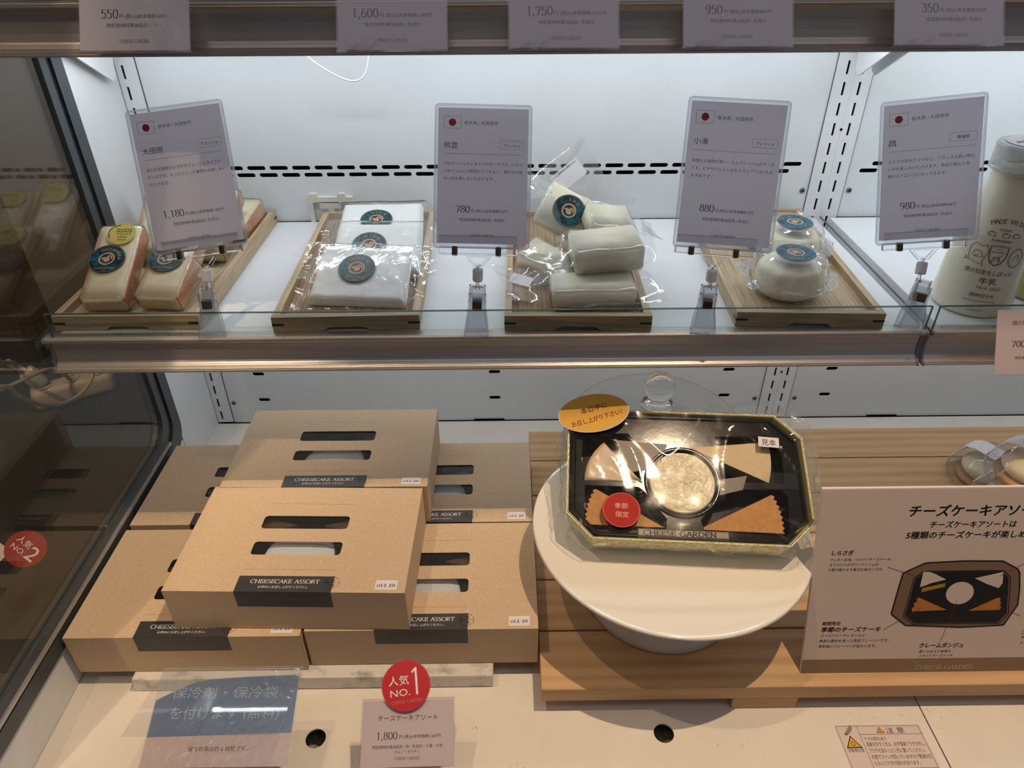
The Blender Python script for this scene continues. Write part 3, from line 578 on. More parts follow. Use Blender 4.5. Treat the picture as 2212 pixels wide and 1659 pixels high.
finish('carton_wall', ring_wall(octo(W8, L8, C8), 0, octo(W8 - .006, L8 - .004, C8, .002), -H8, .0009), FLOR, sm)
finish('carton_lining', ring_wall(octo(W8 - .0026, L8 - .0028, C8, .0014), -.0002, octo(W8 - .0086, L8 - .0068, C8, .0034), -H8 + .002, .0005), OLIVE, sm)
finish('carton_base', prism(octo(W8 - .006, L8 - .004, C8, .002), (), .0008), FLOR, sm, Matrix.Translation((0, 0, -H8)))
# black insert with wells
ins = octo(.236, .133, .024, .007)
CW = (-.0040, .066)
def offp(pts, cx, cy, f): return [(cx + (x - cx) * f, cy + (y - cy) * f) for x, y in pts]
wells = [[(-.109, .118), (-.060, .121), (-.045, .100), (-.047, .0660), (-.1085, .0640), (-.1105, .09)],
         [(.034, .121), (.094, .124), (.103, .108), (.103, .0690), (.037, .0690), (.034, .1)],
         [(-.107, .0590), (-.050, .0590), (-.043, .0530), (-.022, .0250), (-.0235, .0125), (-.098, .0110), (-.107, .018)],
         [(.036, .0600), (.098, .0620), (.104, .055), (.101, .0130), (.093, .0120), (.016, .0140), (.012, .0250)]]
finish('black_insert', prism(ins, [circ(CW[0], CW[1], .0368, n=40)] + wells, .0012), TRAYB, sm, Matrix.Translation((0, 0, -.0045)))
for w in wells + [circ(CW[0], CW[1], .0368, n=40)]:
    n = len(w); cx = sum(p[0] for p in w) / n; cy = sum(p[1] for p in w) / n; lo = offp(w, cx, cy, .95)
    vs = [(x, y, -.0050) for x, y in w] + [(x, y, -.030) for x, y in lo]; fs = [(i, (i + 1) % n, n + (i + 1) % n, n + i) for i in range(n)] + [tuple(n + i for i in range(n))]
    me = bpy.data.meshes.new('m'); me.from_pydata(vs, [], fs); finish('insert_well', me, TRAYB, sm)
# rolled rim of the insert and of the centre well
finish('insert_rim', ring_wall(octo(.240, .137, .025, .005), -.0030, octo(.236, .133, .024, .007), -.0045, .0015), TRAYB, sm)
finish('centre_rim', lathe([(.0362, -.0035), (.0385, -.0026), (.0405, -.0045), (.0362, -.0049)], 48, True), TRAYB, sm, Matrix.Translation((*CW, 0)), smooth=True)
P = Print(); P.ser('CHEESE GARDEN', -47, 3.4, 74, 5.2, .2, .13)
P.build('embossed_lettering', TRAYB, sm, M=Matrix.Translation((0, .0035, -.0029)))
finish('lettering_panel', box(-.053, .040, .0040, .0140, -.0044, -.0030, .0012), mat('bronze_black_plastic', '6b5a49', .35), sm)
# cream cup
def cream(u, v):
    a = 2 * math.pi * u; r = .0345 * v; x, y = r * math.cos(a), r * math.sin(a)
    h = .0016 * noise.noise(Vector((x * 110, y * 110, 3))) + .0016 * abs(noise.noise(Vector((x * 190 + 5, y * 190, 1)))) + .0007 * noise.noise(Vector((x * 420, y * 420, 7)))
    return (CW[0] + x, CW[1] + y, -.0040 + h * (1 - .6 * v ** 6) + .0012 * (1 - v * v) - (.004 if v >= .999 else 0))
finish('cream_filling', grid(cream, 90, 40, True), mat('cheese_cream', 'e2d9ba', .35, sss=.1, coat=.12), sm, smooth=True)
# slices
def slab(name, pts, z0, z1, m, mside=None, bev=.001):
    bm = bmesh.new(); me = prism(pts, (), z1 - z0); bm.from_mesh(me)
    return finish(name, me_bm(bm), m, sm, Matrix.Translation((0, 0, z1)))
arc1 = [(-.0465, .0640)] + [(-.0860, .1100)] + [(-.0465 + .0610 * math.cos(R(a)), .0640 + .0610 * math.sin(R(a))) for a in range(135, 181, 9)]
def slice_top(u, v):
    ax, ay = -.0465, .0640; a = R(131 + 49 * u); rr = .0605 * v; x, y = ax + rr * math.cos(a), ay + rr * math.sin(a)
    h = .0016 * math.sin(6 * u + 3 * v) + .001 * noise.noise(Vector((x * 120, y * 40, 0))); return (x, y, -.0035 + h - (.004 if v > .999 or u < .001 or u > .999 else 0))
o = finish('cheesecake_slice', grid(slice_top, 26, 26), mat('sour_cream_top', 'd9c3ab', .35), sm, smooth=True); o['label'] = 'slice with a smooth cream top'
slab('slice_base', arc1, -.028, -.0070, mat('golden_crumb', 'c39a5c', .6, var=.1, vs=200))
def wedge(name, ap, c1, c2, frill, m, zt, h, lab):
    pts = [ap]; n = 15
    for i in range(n + 1):
        f = i / n; x, y = c1[0] * (1 - f) + c2[0] * f, c1[1] * (1 - f) + c2[1] * f; dx, dy = x - ap[0], y - ap[1]; l = math.hypot(dx, dy)
        k = 1 + (.035 * math.sin(math.pi * f)) + (frill if i % 2 else 0); pts.append((ap[0] + dx * k, ap[1] + dy * k))
    o = finish(name, prism(pts, (), h), m, sm, Matrix.Translation((0, 0, zt))); o['label'] = lab
PLAINC = mat('plain_cheesecake', 'c9b287', .5, var=.06, vs=150); BAKED = mat('baked_orange_crust', 'bd8440', .6, var=.16, vs=160, bump=.3, bs=300)
wedge('cheesecake_slice', (.0060, .1060), (.0900, .1160), (.0860, .0690), 0, PLAINC, -.0040, .020, 'plain pale cheesecake slice')
wedge('cheesecake_slice', (-.0250, .0160), (-.0950, .0550), (-.1050, .0160), .03, BAKED, -.0050, .018, 'baked slice with a frilled edge at the left')
wedge('cheesecake_slice', (.0100, .0155), (.0870, .0560), (.0940, .0150), .03, BAKED, -.0050, .018, 'baked slice with a frilled edge at the right')
finish('side_slip', prism([(-.074, .112), (-.018, .109), (-.028, .082), (-.058, .075)], (), .0004), mat('brown_slip', '54463a', .4), sm, Matrix.Translation((0, 0, -.0036)))
finish('side_slip', prism([(.030, .052), (.058, .060), (.064, .076), (.034, .070)], (), .0004), mat('brown_slip', '54463a', .4), sm, Matrix.Translation((0, 0, -.0036)))
# wrap film over the box
rim = octo(W8 + .001, L8 + .001, C8, -.0005)
def outline(t, f=1.0):
    n = 8; s = t * n; i = int(s) % n; q = s - int(s); x = rim[i][0] * (1 - q) + rim[(i + 1) % n][0] * q; y = rim[i][1] * (1 - q) + rim[(i + 1) % n][1] * q; return x, y
def wrapf(u, v):
    x, y = outline(u); cx, cy = 0, .0735
    ang = math.atan2(y - cy, (x - cx))
    if v <= .6:
        k = v / .6; X, Y = cx + (x - cx) * k, cy + (y - cy) * k; q_ = noise.noise(Vector((X * 30 + 2 * noise.noise(Vector((X * 9, Y * 9, 1))), Y * 9, 2))); s_ = max(0, min(1, (Y - .03) / .1)); cr = max(0, k - .72) / .28; z = .0014 + .0020 * s_ * (1 - abs(q_) * 3) ** 2 * (abs(q_) < .333) + .0020 * cr * abs(noise.noise(Vector((math.cos(ang) * 9, math.sin(ang) * 9, 3)))) + .0006 * noise.noise(Vector((X * 30, Y * 30, 4)))
    else:
        k = (v - .6) / .4; bul = math.sin(math.pi * k) * (.0035 + .010 * max(0, noise.noise(Vector((math.cos(ang) * 3, math.sin(ang) * 3, 5))))) + .0035 * abs(noise.noise(Vector((math.cos(ang) * 14, math.sin(ang) * 14, k * 3)))); f = 1 + bul / .09
        if x > .10: f += .07 * max(0, min(1, (y - .03) / .05)) * math.sin(math.pi * k) * (.5 + noise.noise(Vector((y * 60, k * 3, 0))))
        if y > .14: f += .05 * math.sin(math.pi * min(1, k * 1.5)) * (.8 + noise.noise(Vector((x * 30, k, 0))))
        X, Y = cx + (x - cx) * f, cy + (y - cy) * f; z = .0015 - k * (H8 - .001)
        if x > .10: z += .004 * math.sin(math.pi * k)
    return (X, Y, z)
finish('wrap_film', grid(wrapf, 200, 60, True), FILM, sm, smooth=True)
GATH = clear('gathered_film', (.97, .97, .96), 1.5, .09, bump=.5, bs=40, haze=.16, gloss=1.6, bd=.003)
for c_, am_ in (([(.122, .020, -.030), (.124, .120, -.028), (.142, .118, -.012), (.141, .022, -.014)], .005), ([(.125, .028, -.012), (.125, .122, -.010), (.139, .110, .004), (.137, .032, .002)], .004), ([(.020, .1465, -.004), (.098, .1465, -.004), (.094, .160, .006), (.030, .156, .004)], .003), ([(.098, .1465, -.006), (.126, .120, -.006), (.136, .132, .006), (.104, .160, .006)], .004), ([(-.126, .030, -.030), (-.126, .118, -.028), (-.134, .112, -.012), (-.134, .036, -.012)], .003), ([(-.040, .1465, -.006), (.020, .1465, -.006), (.016, .153, .003), (-.036, .152, .003)], .002)): finish('film_gather', patch(c_, 40, 12, am_, 55, c_[0][0], .003), GATH, sm, smooth=True)
finish('wrap_tape', box(.078, .114, .060, .078, .0035, .0037), FILM, sm)
# stickers on the sample box
s1 = finish('round_sticker', prism(circ(-.0697, .0297, .0198, .0186, 40), (), .0003), mat('coral_sticker', 'b5322e', .7, spec=.2), sm, Matrix.Translation((0, 0, .0050))); s1['label'] = 'round red seasonal sticker'
Print().t('季節', -76.5, 31.5, 13.5, 6.6).t('限定', -75.3, 22.3, 13.2, 6.6).ring(-69.7, 29.7, 18.4, .25, 40).build('lettering', mat('pale_pink_ink', 'e7b49a', .5), s1, 5.2)
s2 = finish('sample_sticker', box(-.0108, .0108, -.0058, .0058, 0, .0003), PAPER, sm, pose((.0880, .1118, .0052), (0, 0, -3))); s2['label'] = 'small white sticker'
Print().t('見本', -7.5, -3.4, 15, 8.2).build('lettering', INK, s2, .4, M=pose((.0880, .1118, .0052), (0, 0, -3)))
ov = pose((-.0985, .1385, .0080), (4, -3, 10))
s3 = finish('oval_sticker', prism(circ(0, 0, .0392, .0225, 48), (), .0004), PAPER, sm, ov); s3['label'] = 'orange oval eat-today sticker'
Print().poly(circ(0, 0, 38.4, 21.7, 48)).build('orange_print', mat('orange_yellow_print', 'e3b04a', .6, spec=.25), s3, .15, M=ov)
Print().t('本日中に', 2.0, 2.2, 30, 7.6, al='c', bold=.02, rot=0).t('お召し上がり下さい！', 1.5, -9.6, 57, 6.9, al='c', bold=.02).build('lettering', REDINK, s3, .3, M=ov @ Matrix.Rotation(R(8), 4, 'Z'))
# easel geometry (under the box)
finish('back_prop', box(.165, .215, -.3195, -.3165, .7955, .8440), ACRYL, es, world=True)
finish('foot_plate', box(.165, .215, -.345, -.3165, .7945, .7965), ACRYL, es, world=True)
# ------------------------------------------------------------------ menu board
BM = pose((.3067, -.5000, .6903), (71.83, 0, 0))
bd = thing('menu_board', 'pinkish A-stand menu board listing the five cheesecakes, standing on the wooden platform', 'sign', BM)
finish('panel', box(0, .297, 0, .2118, -.004, -.0003, .0008, 2), mat('board_white', 'ead9d2', .35), bd)
P = Print(); P.poly([(0.4, 16.6), (296.6, 16.6), (296.6, 210), (.4, 210)]).build('printed_face', mat('board_print', 'd4c0b5', .3, coat=.2), bd, 0)
Print().poly([(0.4, 0.5), (296.6, .5), (296.6, 16.5), (.4, 16.5)]).build('brown_band', mat('olive_brown_print', '8a7358', .3, coat=.2), bd, 0)
finish('back_leg', box(.070, .277, 0, .1950, -.002, .002), mat('board_white', 'ead9d2', .35), bd, Matrix.Translation((0, .2050, -.0065)) @ Matrix.Rotation(R(180 + 25), 4, 'X'))
k = .15; BI = mat('board_ink', '1b1614', .4); P = Print()
P.t('チーズケーキアソート', 88, 181.5, 136, 13.6, .035, sh=k).t('チーズケーキアソートは', 111, 168.5, 86, 8.2, .03, sh=k).t('5種類のチーズケーキが楽しめます', 89, 157, 138, 8.6, .03, sh=k)
P.build('lettering', BI, bd, .15); P = Print(); P.t('しらさぎ', 17, 139.2, 21.5, 6.0, .03, sh=k).t('クッキー生地、ベイクドチーズケーキ、', 16, 132.4, 62, sh=k).t('オリジナルのサワークリームの', 16, 126.8, 49.5, sh=k).t('3 層が織りなす贅沢な味わいです。', 15.6, 121.1, 55.5, sh=k)
P.build('lettering', BI, bd, .15); P = Print(); P.t('季節のチーズケーキ', 16, 50.4, 61.5, 6.6, .035, sh=k).t('ストロベリーやレモンなど', 16, 44.2, 46.5, sh=k).t('季節の素材を使った限定フレーバーです。', 15.4, 37.8, 72.5, sh=k).t('季節毎にフレーバーが変わります。', 15.2, 31.3, 60.5, sh=k)
P.build('lettering', BI, bd, .15); P = Print(); P.t('クレームダンジュ', 121, 30, 46, 6.6, .035, sh=k).t('軽くなめらか食感の', 122, 23.8, 33, sh=k).t('ふわっとチーズケーキ', 122, 18.7, 36, sh=k)
P.build('lettering', BI, bd, .15); P = Print(); P.t('し', 226, 45, 3.8, sh=k).t('チ', 226, 39, 3.8, sh=k).t('人', 226, 33, 3.8, sh=k)
P.build('lettering', BI, bd, .15)
Print().t('期間限定', 16.3, 58.4, 19, 4.6, .03, sh=k).build('red_lettering', mat('dark_red_ink', '8c1a20', .5), bd, .15)
Print().ser('CHEESE GARDEN', 121, 3.2, 61, 5.2, .1, .04, sh=.1).build('white_lettering', mat('cream_ink', 'd8cdbd', .5), bd, .15)
outr = [(113, 129.2), (152, 131), (191, 130.4), (207.8, 121.3), (210.7, 116.5), (214, 98), (215.5, 79.7), (205, 56), (161, 54), (103, 57), (86.4, 70.6), (89, 95), (92, 118)]
inr = [(105.4, 112.1), (113.8, 118.9), (193, 118.8), (200.8, 111), (206.1, 70), (198.5, 59.1), (111.4, 59.3), (100.8, 68.4)]
def cc(pts, f): cx = 150.5; cy = 90; return [(cx + (x - cx) * f, cy + (y - cy) * f) for x, y in pts]
dr = finish('tray_drawing', box(.149, .150, .089, .090, -.0002, -.0001), INK, bd)
Print().poly(cc(outr, 1.0), [inr]).build('printed_shape', mat('board_brown', '7d6250', .4), dr, .12)
Print().poly(inr).build('printed_shape', mat('board_black', '17120f', .4), dr, .12)
Print().poly(cc([(111.4, 101), (112.5, 121), (124, 117), (137, 110), (122, 106)], 1)).poly([(165.3, 111), (193.8, 118), (195.4, 105), (192, 99), (178, 104)]).poly(circ(153.5, 94.2, 14.2, 13.0, 24)).build('printed_shape', mat('board_cream', 'd3c1b4', .4), dr, .20)
Print().poly([(113.8, 95.7), (113.9, 100.5), (137, 106), (137, 101.8)]).build('printed_shape', mat('board_mustard', 'a8841c', .4), dr, .20)
Print().poly([(107.7, 73.3), (106.5, 77), (109, 79), (108, 83), (111, 85), (110, 88), (112.1, 89.8), (142.9, 74.7)]).build('printed_shape', mat('board_orange', 'b8752c', .4), dr, .20)
Print().poly([(197.5, 74), (199, 77), (197, 80), (198, 83), (196, 85), (197, 87), (194, 88.7), (165.6, 73.5)]).build('printed_shape', mat('board_orange', 'b8752c', .4), dr, .20)
P = Print(); P.line(outr, 1.6, True).line(cc(inr, 1.03), 1.0, True); P.line([(111, 100.8), (122, 105), (138, 107)], 1.1).line([(165, 111), (180, 103.5), (192, 99)], 1.1).line([(108, 71), (140, 72.5)], .6)
P.build('printed_outline', mat('board_black', '17120f', .4), dr, .26)
for a_ in ([(75.5, 124.9), (109.5, 113)], [(81, 52.2), (116.5, 78)], [(142.7, 37.6), (152, 85.4)], [(191.4, 113.3), (216, 129)], [(196, 78), (220.6, 66.8)]): Print().line(a_, .5).build('pointer_line', mat('dark_red_ink', '8c1a20', .5), bd, .32)
# ------------------------------------------------------------------ domed packs with buns at the right
def dome_pack(M, label):
    M = M @ Matrix.Scale(.82, 4)
    t = thing('bun_pack', label, 'cake pack', M, 'domed bun packs behind the menu board')
    prof = [(.052, 0), (.058, .002), (.060, .008), (.0575, .0095), (.0595, .011), (.0575, .0125), (.0590, .014), (.056, .017), (.052, .032), (.040, .050), (.030, .054), (0, .054)]
    finish('dome_lid', lathe(prof, 48), POUCHC, t, smooth=True)
    def bun(u, v):
        a = 2 * math.pi * u; b = v * math.pi; r = .040 * math.sin(b) ** .75; r *= 1 + .03 * noise.noise(Vector((math.cos(a) * 2, math.sin(a) * 2, v * 3)))
        return (r * math.cos(a), r * math.sin(a), .024 - .0195 * math.cos(b) * (1 if b < 1.57 else .8))
    finish('bun', grid(bun, 40, 24, True), BUN, t, smooth=True)
    finish('bun_base', lathe([(0, .002), (.044, .002), (.046, .006), (.044, .010), (.03, .011), (0, .011)], 40), mat('brown_base', 'b98f5c', .6), t, smooth=True)
    def band(u, v): x = -.058 + .116 * u; w = -.018 + .036 * v; r = math.hypot(x, w); z = .0545 if r < .030 else (.0545 - (r - .030) * .45 if r < .042 else max(.012, .049 - (r - .042) * 2.1)); return (w, x, z + .0008)
    b = finish('paper_band', grid(band, 40, 6), PAPER, t, Matrix.Rotation(R(8), 4, 'Z'), smooth=True)
    P = Print()
    for cx, s in ((0, 1),):
        P.line([(-12, 5), (-13, 0), (-10, -6), (-4, -9)], .7).line([(-6, 9), (-3, 5), (-1, 9), (1, 5), (4, 9)], .8).ring(-5, -1, 2, .5, 14).ring(4, -1, 2, .5, 14)
        for i in range(4): P.ring(random.uniform(-15, 15), random.uniform(-25, 25), .8, .2, 10)
    P.build('band_print', mat('navy_ink', '25304f', .5), b, M=Matrix.Rotation(R(8), 4, 'Z') @ Matrix.Translation((0, 0, .0556)))
POUCHC = clear('dome_plastic', (.95, .95, .96), 1.48, .06, haze=.08, bump=.2, bs=40)
dome_pack(pose((.6680, -.1980, .6905), (0, 0, 20)), 'left, lower one of the domed bun packs behind the menu board')
for k_, l_ in enumerate(('bottom domed bun pack of the stack hidden behind the menu board', 'middle domed bun pack of the stack hidden behind the menu board', 'top domed bun pack of the stack, nearer right one behind the menu board')): dome_pack(pose((.6300, -.3020, .6905 + .0458 * k_), (0, 0, 20)), l_)
ACJ = clear("clear_jaw_plastic", (.93, .94, .96), 1.6, .04, haze=.13, gloss=1.6)
# ------------------------------------------------------------------ cards
def common_price(P, cx, price, ptax, w, yp=26, big=17, y2=17.8, allerg='特定原材料等28品目 / 乳成分', w2=44, cap=6.4):
    return P
def rail_card(x, zb, price, ex, tilt, label, w=85.2, allerg=True, lx=0, roll=0.0):
    M = pose((x, -.3385, zb), (90 + tilt, roll, 0)); t = thing('price_card', label, 'price card', M, 'price cards hanging on the top shelf rail')
    c = finish('card_paper', box(-w / 2000, w / 2000, 0, .040, -.0004, 0), PAPER, t)
    finish('card_hook', box(-w / 2000, w / 2000, .0385, .0400, -.0060, -.0006), ACRYL, t)
    h = finish('card_holder', join([box(-w / 2000 - .0012, w / 2000 + .0012, -.0012, .040, .0002, .0008), box(-w / 2000 - .0012, w / 2000 + .0012, -.0014, -.0004, -.002, .0010)]), SLEEVE, t)
    P = Print(); wp = {3: 13.2, 5: 20.6}[len(price)]; wt = 36 if len(ex) < 4 else 40; tot = wp + 2 + wt; x0 = -tot / 2 + lx
    P.ser(price, x0, 24.6, wp, 7.0, .13, .05); P.t('円 (税込)本体価格%s円' % ex, x0 + wp + 1.2, 24.9, wt + .8, bold=.003)
    if allerg: P.t('特定原材料等28品目 / 乳成分', -21.5 + lx, 17.9, 43.5, 3.5, bold=.003)
    else: P.t('特定原材料等28品目 /  －', -21.5 + lx, 17.9, 39, 3.5, bold=.003)
    P.build('lettering', INK, t, .06)
    Print().ser('CHEESE GARDEN', lx, 5.6, 23, 2.8, .16, .07, al='c').build('shop_lettering', INKG, t, .06)
    return t
rail_card(-.2885, 1.2725, '550', '500', -32, 'grey price card reading 550 yen, leftmost on the top rail', allerg=False, roll=0)
rail_card(-.0873, 1.2720, '1,600', '1,482', -32, 'grey price card, second from the left on the top rail, reading 1,600 yen')
rail_card(.0473, 1.2728, '1,750', '1,621', -32, 'grey price card in the middle of the top rail, reading 1,750 yen', lx=2)
rail_card(.1842, 1.2730, '950', '880', -32, 'grey price card, second from the right on the top rail, reading 950 yen')
rail_card(.3505, 1.2732, '350', '325', -32, 'grey price card reading 350 yen, rightmost on the top rail', lx=4)
# ------------------------------------------------------------------ cheese cards in sleeves held by clips
CLIPL = ['tilted beside the orange-rinded blocks', 'between the white pouches and the vacuum bags', 'left of the clamshell packs', 'left of the milk bottle']
CARDS = [
 ((-.3008, -.2871, 1.0877), (64.34, -5.99, 3.84), '大田原', 'ウォッシュ', ['ほのかな塩味がひろがるウォッシュタイプの', 'チーズです。もっちりとした食感もお楽しみい', 'ただけます。'], '1,180', '1.093', 'sleeved card for the 1,180 yen cheese, tilted, above the orange-rinded blocks', .3003),
 ((-.0237, -.3000, 1.0919), (58.71, 1.58, -.79), '飛雲', 'フレッシュ', ['フロマージュフレタイプのチーズです。ハチミ', 'ツやジャムとの相性がとてもよく、爽やかな味', 'わいがお楽しみいただけます。'], '780', '723', 'sleeved card for the 780 yen cheese, between the white pouches and the vacuum bags', .0309),
 ((.2076, -.3101, 1.0931), (66.92, 1.75, -7.39), '小滝', 'フレッシュ', ['料理との相性が良い、トムフレッシュのチーズ', 'です。ピザやリゾットはもちろんアリゴにもお', 'すすめです。'], '880', '815', 'sleeved card for the 880 yen cheese, left of the clear clamshell packs', -.2014),
 ((.4210, -.2803, 1.0856), (70.59, -8.45, -11.67), '昌', '酸凝固', ['ミルクの甘みやコクなど、バランスの良い味わ', 'いがお楽しみいただけます。熟成が進むと外', '側からトロトロになってきます。'], '980', '908', 'sleeved card for the 980 yen cheese, left of the milk bottle', -.4132)]
def jp_w(s, per): return per * (len(s) - .45 * (s[-1] in '。、'))
for n, (loc, eul, nm, kind, body, price, ex, label, bx) in enumerate(CARDS):
    M = pose(loc, eul) @ Matrix.Scale(.95, 4); t = thing('cheese_card', label, 'sign', M, 'sleeved cheese cards standing in clips')
    hw, H_ = .04575, .1360
    pp = finish('card_paper', grid(lambda u, v: ((u - .5) * 2 * hw, v * H_, -.0003), 2, 2), CARDP, t)
    sl = prism(rrect(0, .0675, .0985, .1450, .004), (), .0004); finish('sleeve', sl, SLEEVE, t, Matrix.Translation((0, 0, .0004)))
    finish('sleeve', prism(rrect(0, .0675, .0985, .1450, .004), (), .0003), SLEEVE, t, Matrix.Translation((0, 0, -.0008)))
    fr_ = finish('sleeve_weld', join([prism(rrect(0, .0675, .0985, .1450, .004), [rrect(0, .0675, .0965, .1430, .003)], .0009), prism(rrect(0, .0675, .0950, .1415, .003), [rrect(0, .0675, .0944, .1409, .003)], .0009)]), clear('milky_weld', (.97, .98, .99), 1.5, .1, haze=.30, gloss=1.2), t, Matrix.Translation((0, 0, .0005)))
    P = Print(); P.line([(-40, 115.6), (-22.7, 115.6), (-22.7, 127.4), (-40, 127.4)], .25, True).t('栃木県 / 大田原市', -19.3, 119.6, 34)
    P.t(nm, -39.8, 96.0, 7.2 * len(nm) - .4, 7.0)
    wpil = 25; P.line(rrect(29, 99.7, wpil, 8.2, 2.2), .22, True).t(kind, 29, 98.0, min(17, 3.5 * len(kind)), 3.7, .012, al='c')
    P.line([(-39.5, 90.2), (40.2, 90.2)], .25)
    for i, b in enumerate(body): P.t(b, -39.4, 78.8 - 7.35 * i, jp_w(b, 3.80))
    wp = 14.2 if len(price) == 3 else 21.5; wt = 37 if len(ex) < 4 else 40; x0 = -(wp + wt + 2) / 2
    P.ser(price, x0, 31.4, wp, 6.9, .12, .045).t('円 (税込)本体価格%s円' % ex, x0 + wp + 1.4, 31.8, wt, bold=.003).t('特定原材料等28品目 / 乳成分', -22.7, 22.8, 46, bold=.003)
    P.build('lettering', INK, t, -.2)
    Print().ser('CHEESE GARDEN', 0, 7.2, 24, 2.6, .16, .07, al='c').build('shop_lettering', INKG, t, -.2)
    Print().poly(circ(-31.4, 121.5, 3.75, n=28)).build('red_disc', mat('flag_red', 'd5202c', .5), t, -.15)
    # clip
    cx = {0: .001, 1: -.003, 2: -.006, 3: -.001}[n]; base = Vector((-bx, -.3138, 1.0))
    c = thing('sign_clip', 'clear plastic clip holding the card %s' % CLIPL[n], 'clip', Matrix.Translation(base), 'clear sign clips on the front glass edge')
    finish('card_bar', box(-.0405, .0400, -.0112, -.0035, -.0070, .0015, .0014), PLAST, c, M @ Matrix.Translation((cx, 0, 0)), world=True)
    finish('front_lip', join([box(-.0400, .0395, -.0045, .0080, .0012, .0022), box(-.0400, .0395, .0068, .0080, .0012, .0028)]), ACRYL, c, M @ Matrix.Translation((cx, 0, 0)), world=True)
    for hx in (-.024, .0205): finish('spring_hinge', box(hx - .0029, hx + .0029, -.0122, -.0030, -.0078, .0026, .0012), STEEL, c, M @ Matrix.Translation((cx, 0, 0)), world=True); 
    yoke = prism([(-.0145, 0), (.0145, 0), (.0050, -.0120), (-.0050, -.0120)], [[(-.0095, -.0022), (.0095, -.0022), (.0032, -.0092), (-.0032, -.0092)]], .0036)
    finish('yoke', yoke, PLAST, c, M @ Matrix.Translation((cx, -.0108, -.0015)), world=True)
    top = M @ Vector((cx, -.0225, -.0026)); dirn = (top - base); jb = base + dirn * .73
    # ball joint between yoke and jaws
    ax = (top - jb); q = ax.to_track_quat('Z', 'Y').to_matrix().to_4x4(); l = ax.length
    finish('ball_joint', lathe([(0, l * .22), (.0044, l * .22), (.0052, l * .3), (.0052, l * .8), (.0044, l * .88), (0, l * .88)], 20), mat('white_nylon', 'eceef2', .4), c, Matrix.Translation(jb) @ q, smooth=False, world=True)
    finish('neck', lathe([(.0028, -.004), (.0016, .001), (.0014, l * .5), (.0014, l), (.003, l + .001)], 12), PLAST, c, Matrix.Translation(jb) @ q, smooth=True, world=True)
    # jaws
    lean = math.degrees(math.atan2(jb.y - base.y, jb.z - base.z)); Lj = (jb - base).length; side = math.degrees(math.atan2(jb.x - base.x, jb.z - base.z))
    J = Matrix.Translation(base) @ Euler((R(-lean), R(side), R({0: 12, 1: 0, 2: -10, 3: -14}[n]))).to_matrix().to_4x4()
    for s in (1, -1):
        def jaw(u, v, s=s):
            z = Lj * (1.0 if s > 0 else .86) * v; wd_ = .0120 - .0062 * min(1, v * 1.15) ** 1.2 + (.0018 if v > .72 else 0); off = (.0045 + .0035 * math.sin(v * 5.2 + .4)) * (1 - .55 * v) + (.004 * max(0, (v - .7)) / .3 if s < 0 else 0)
            return ((u - .5) * 2 * wd_, -s * -1 * off * (1 if s > 0 else -1) * s, z + (.0 if v else -.0005))
        jm = grid(lambda u, v: (jaw(u, v)[0], s * (.0032 + .0042 * math.sin(v * 4.6 + .5) * (1 - .4 * v) + (.003 if s < 0 and v > .8 else 0)), jaw(u, v)[2]), 4, 14)
        bm = bmesh.new(); bm.from_mesh(jm); bmesh.ops.solidify(bm, geom=bm.faces[:], thickness=.0011); finish('jaw', me_bm(bm), ACJ, c, J, world=True, smooth=False)
        eg = []
        for sx in (-1, 1):
            eg.append(tube([(sx * (abs(jaw(1, v)[0]) - .0002), s * (.0032 + .0042 * math.sin(v * 4.6 + .5) * (1 - .4 * v) + (.003 if s < 0 and v > .8 else 0)) , jaw(1, v)[2]) for v in (0, .15, .3, .45, .6, .75, .9, 1)], .0008, 6, 2))
        finish('jaw_rib', join(eg), PLAST, c, J, world=True, smooth=True)
    finish('spring_band', box(-.0048, .0048, -.0082, .0082, Lj * .56, Lj * .56 + .0095, .0012), STEEL, c, J, world=True)
    finish('jaw_bridge', box(-.0060, .0060, -.0026, .0030, Lj * .74, Lj * .97, .0015), PLAST, c, J, world=True)
# ------------------------------------------------------------------ wooden trays
ASHD = wood('ash_wood_dark', '7a6043', 'a88a64', 'Y', 1.0, 0.5, 5.0, 0.8)
def tray(M, label, wb=None):
    t = thing('wooden_tray', label, 'tray', M, 'ash wood trays on the middle shelf')
    W_, D_, H_ = .1505, .297, .0168; r = .0075
    arch = [(.050, .0), (.0525, .0008), (.056, .0036), (.060, .0044), (.0905, .0044), (.0945, .0036), (.098, .0008), (.1005, 0)]
    fr = prism([(0, 0)] + arch + [(W_, 0), (W_, H_), (0, H_)], (), r)
    finish('front_rail', fr, ASHX, t, Matrix.Translation((0, 0, 0)) @ XZ @ Matrix.Translation((0, 0, 0)))
    finish('rear_rail', box(0, W_, D_ - r, D_, 0, H_), ASHX, t)
    finish('side_rail', box(0, r, r + .0002, D_ - r - .0002, 0.0005, H_), ASH, t); finish('side_rail', box(W_ - r, W_, r + .0002, D_ - r - .0002, 0.0005, H_), ASH, t)
    finish('base_board', box(r, W_ - r, r, D_ - r, .0045, .0085), wb or ASH, t)
    for x0, x1 in ((.0, .0118), (W_ - .0118, W_)):
        for y0, y1 in ((-.0002, .0008), (D_ - .0008, D_ + .0002)): finish('corner_spline', box(x0, x1, y0, y1, .0070, .0094), SPLINE, t)
    for y0 in (.0, D_ - .011): finish('corner_spline', box(-.0002, .0006, y0, y0 + .011, .0070, .0094), SPLINE, t); finish('corner_spline', box(W_ - .0006, W_ + .0002, y0, y0 + .011, .0070, .0094), SPLINE, t)
    return t
tray(pose((-.4660, -.3010, 1.0003), (0, 0, -.4)), 'ash wood tray at the left end holding the orange-rinded cheese blocks')
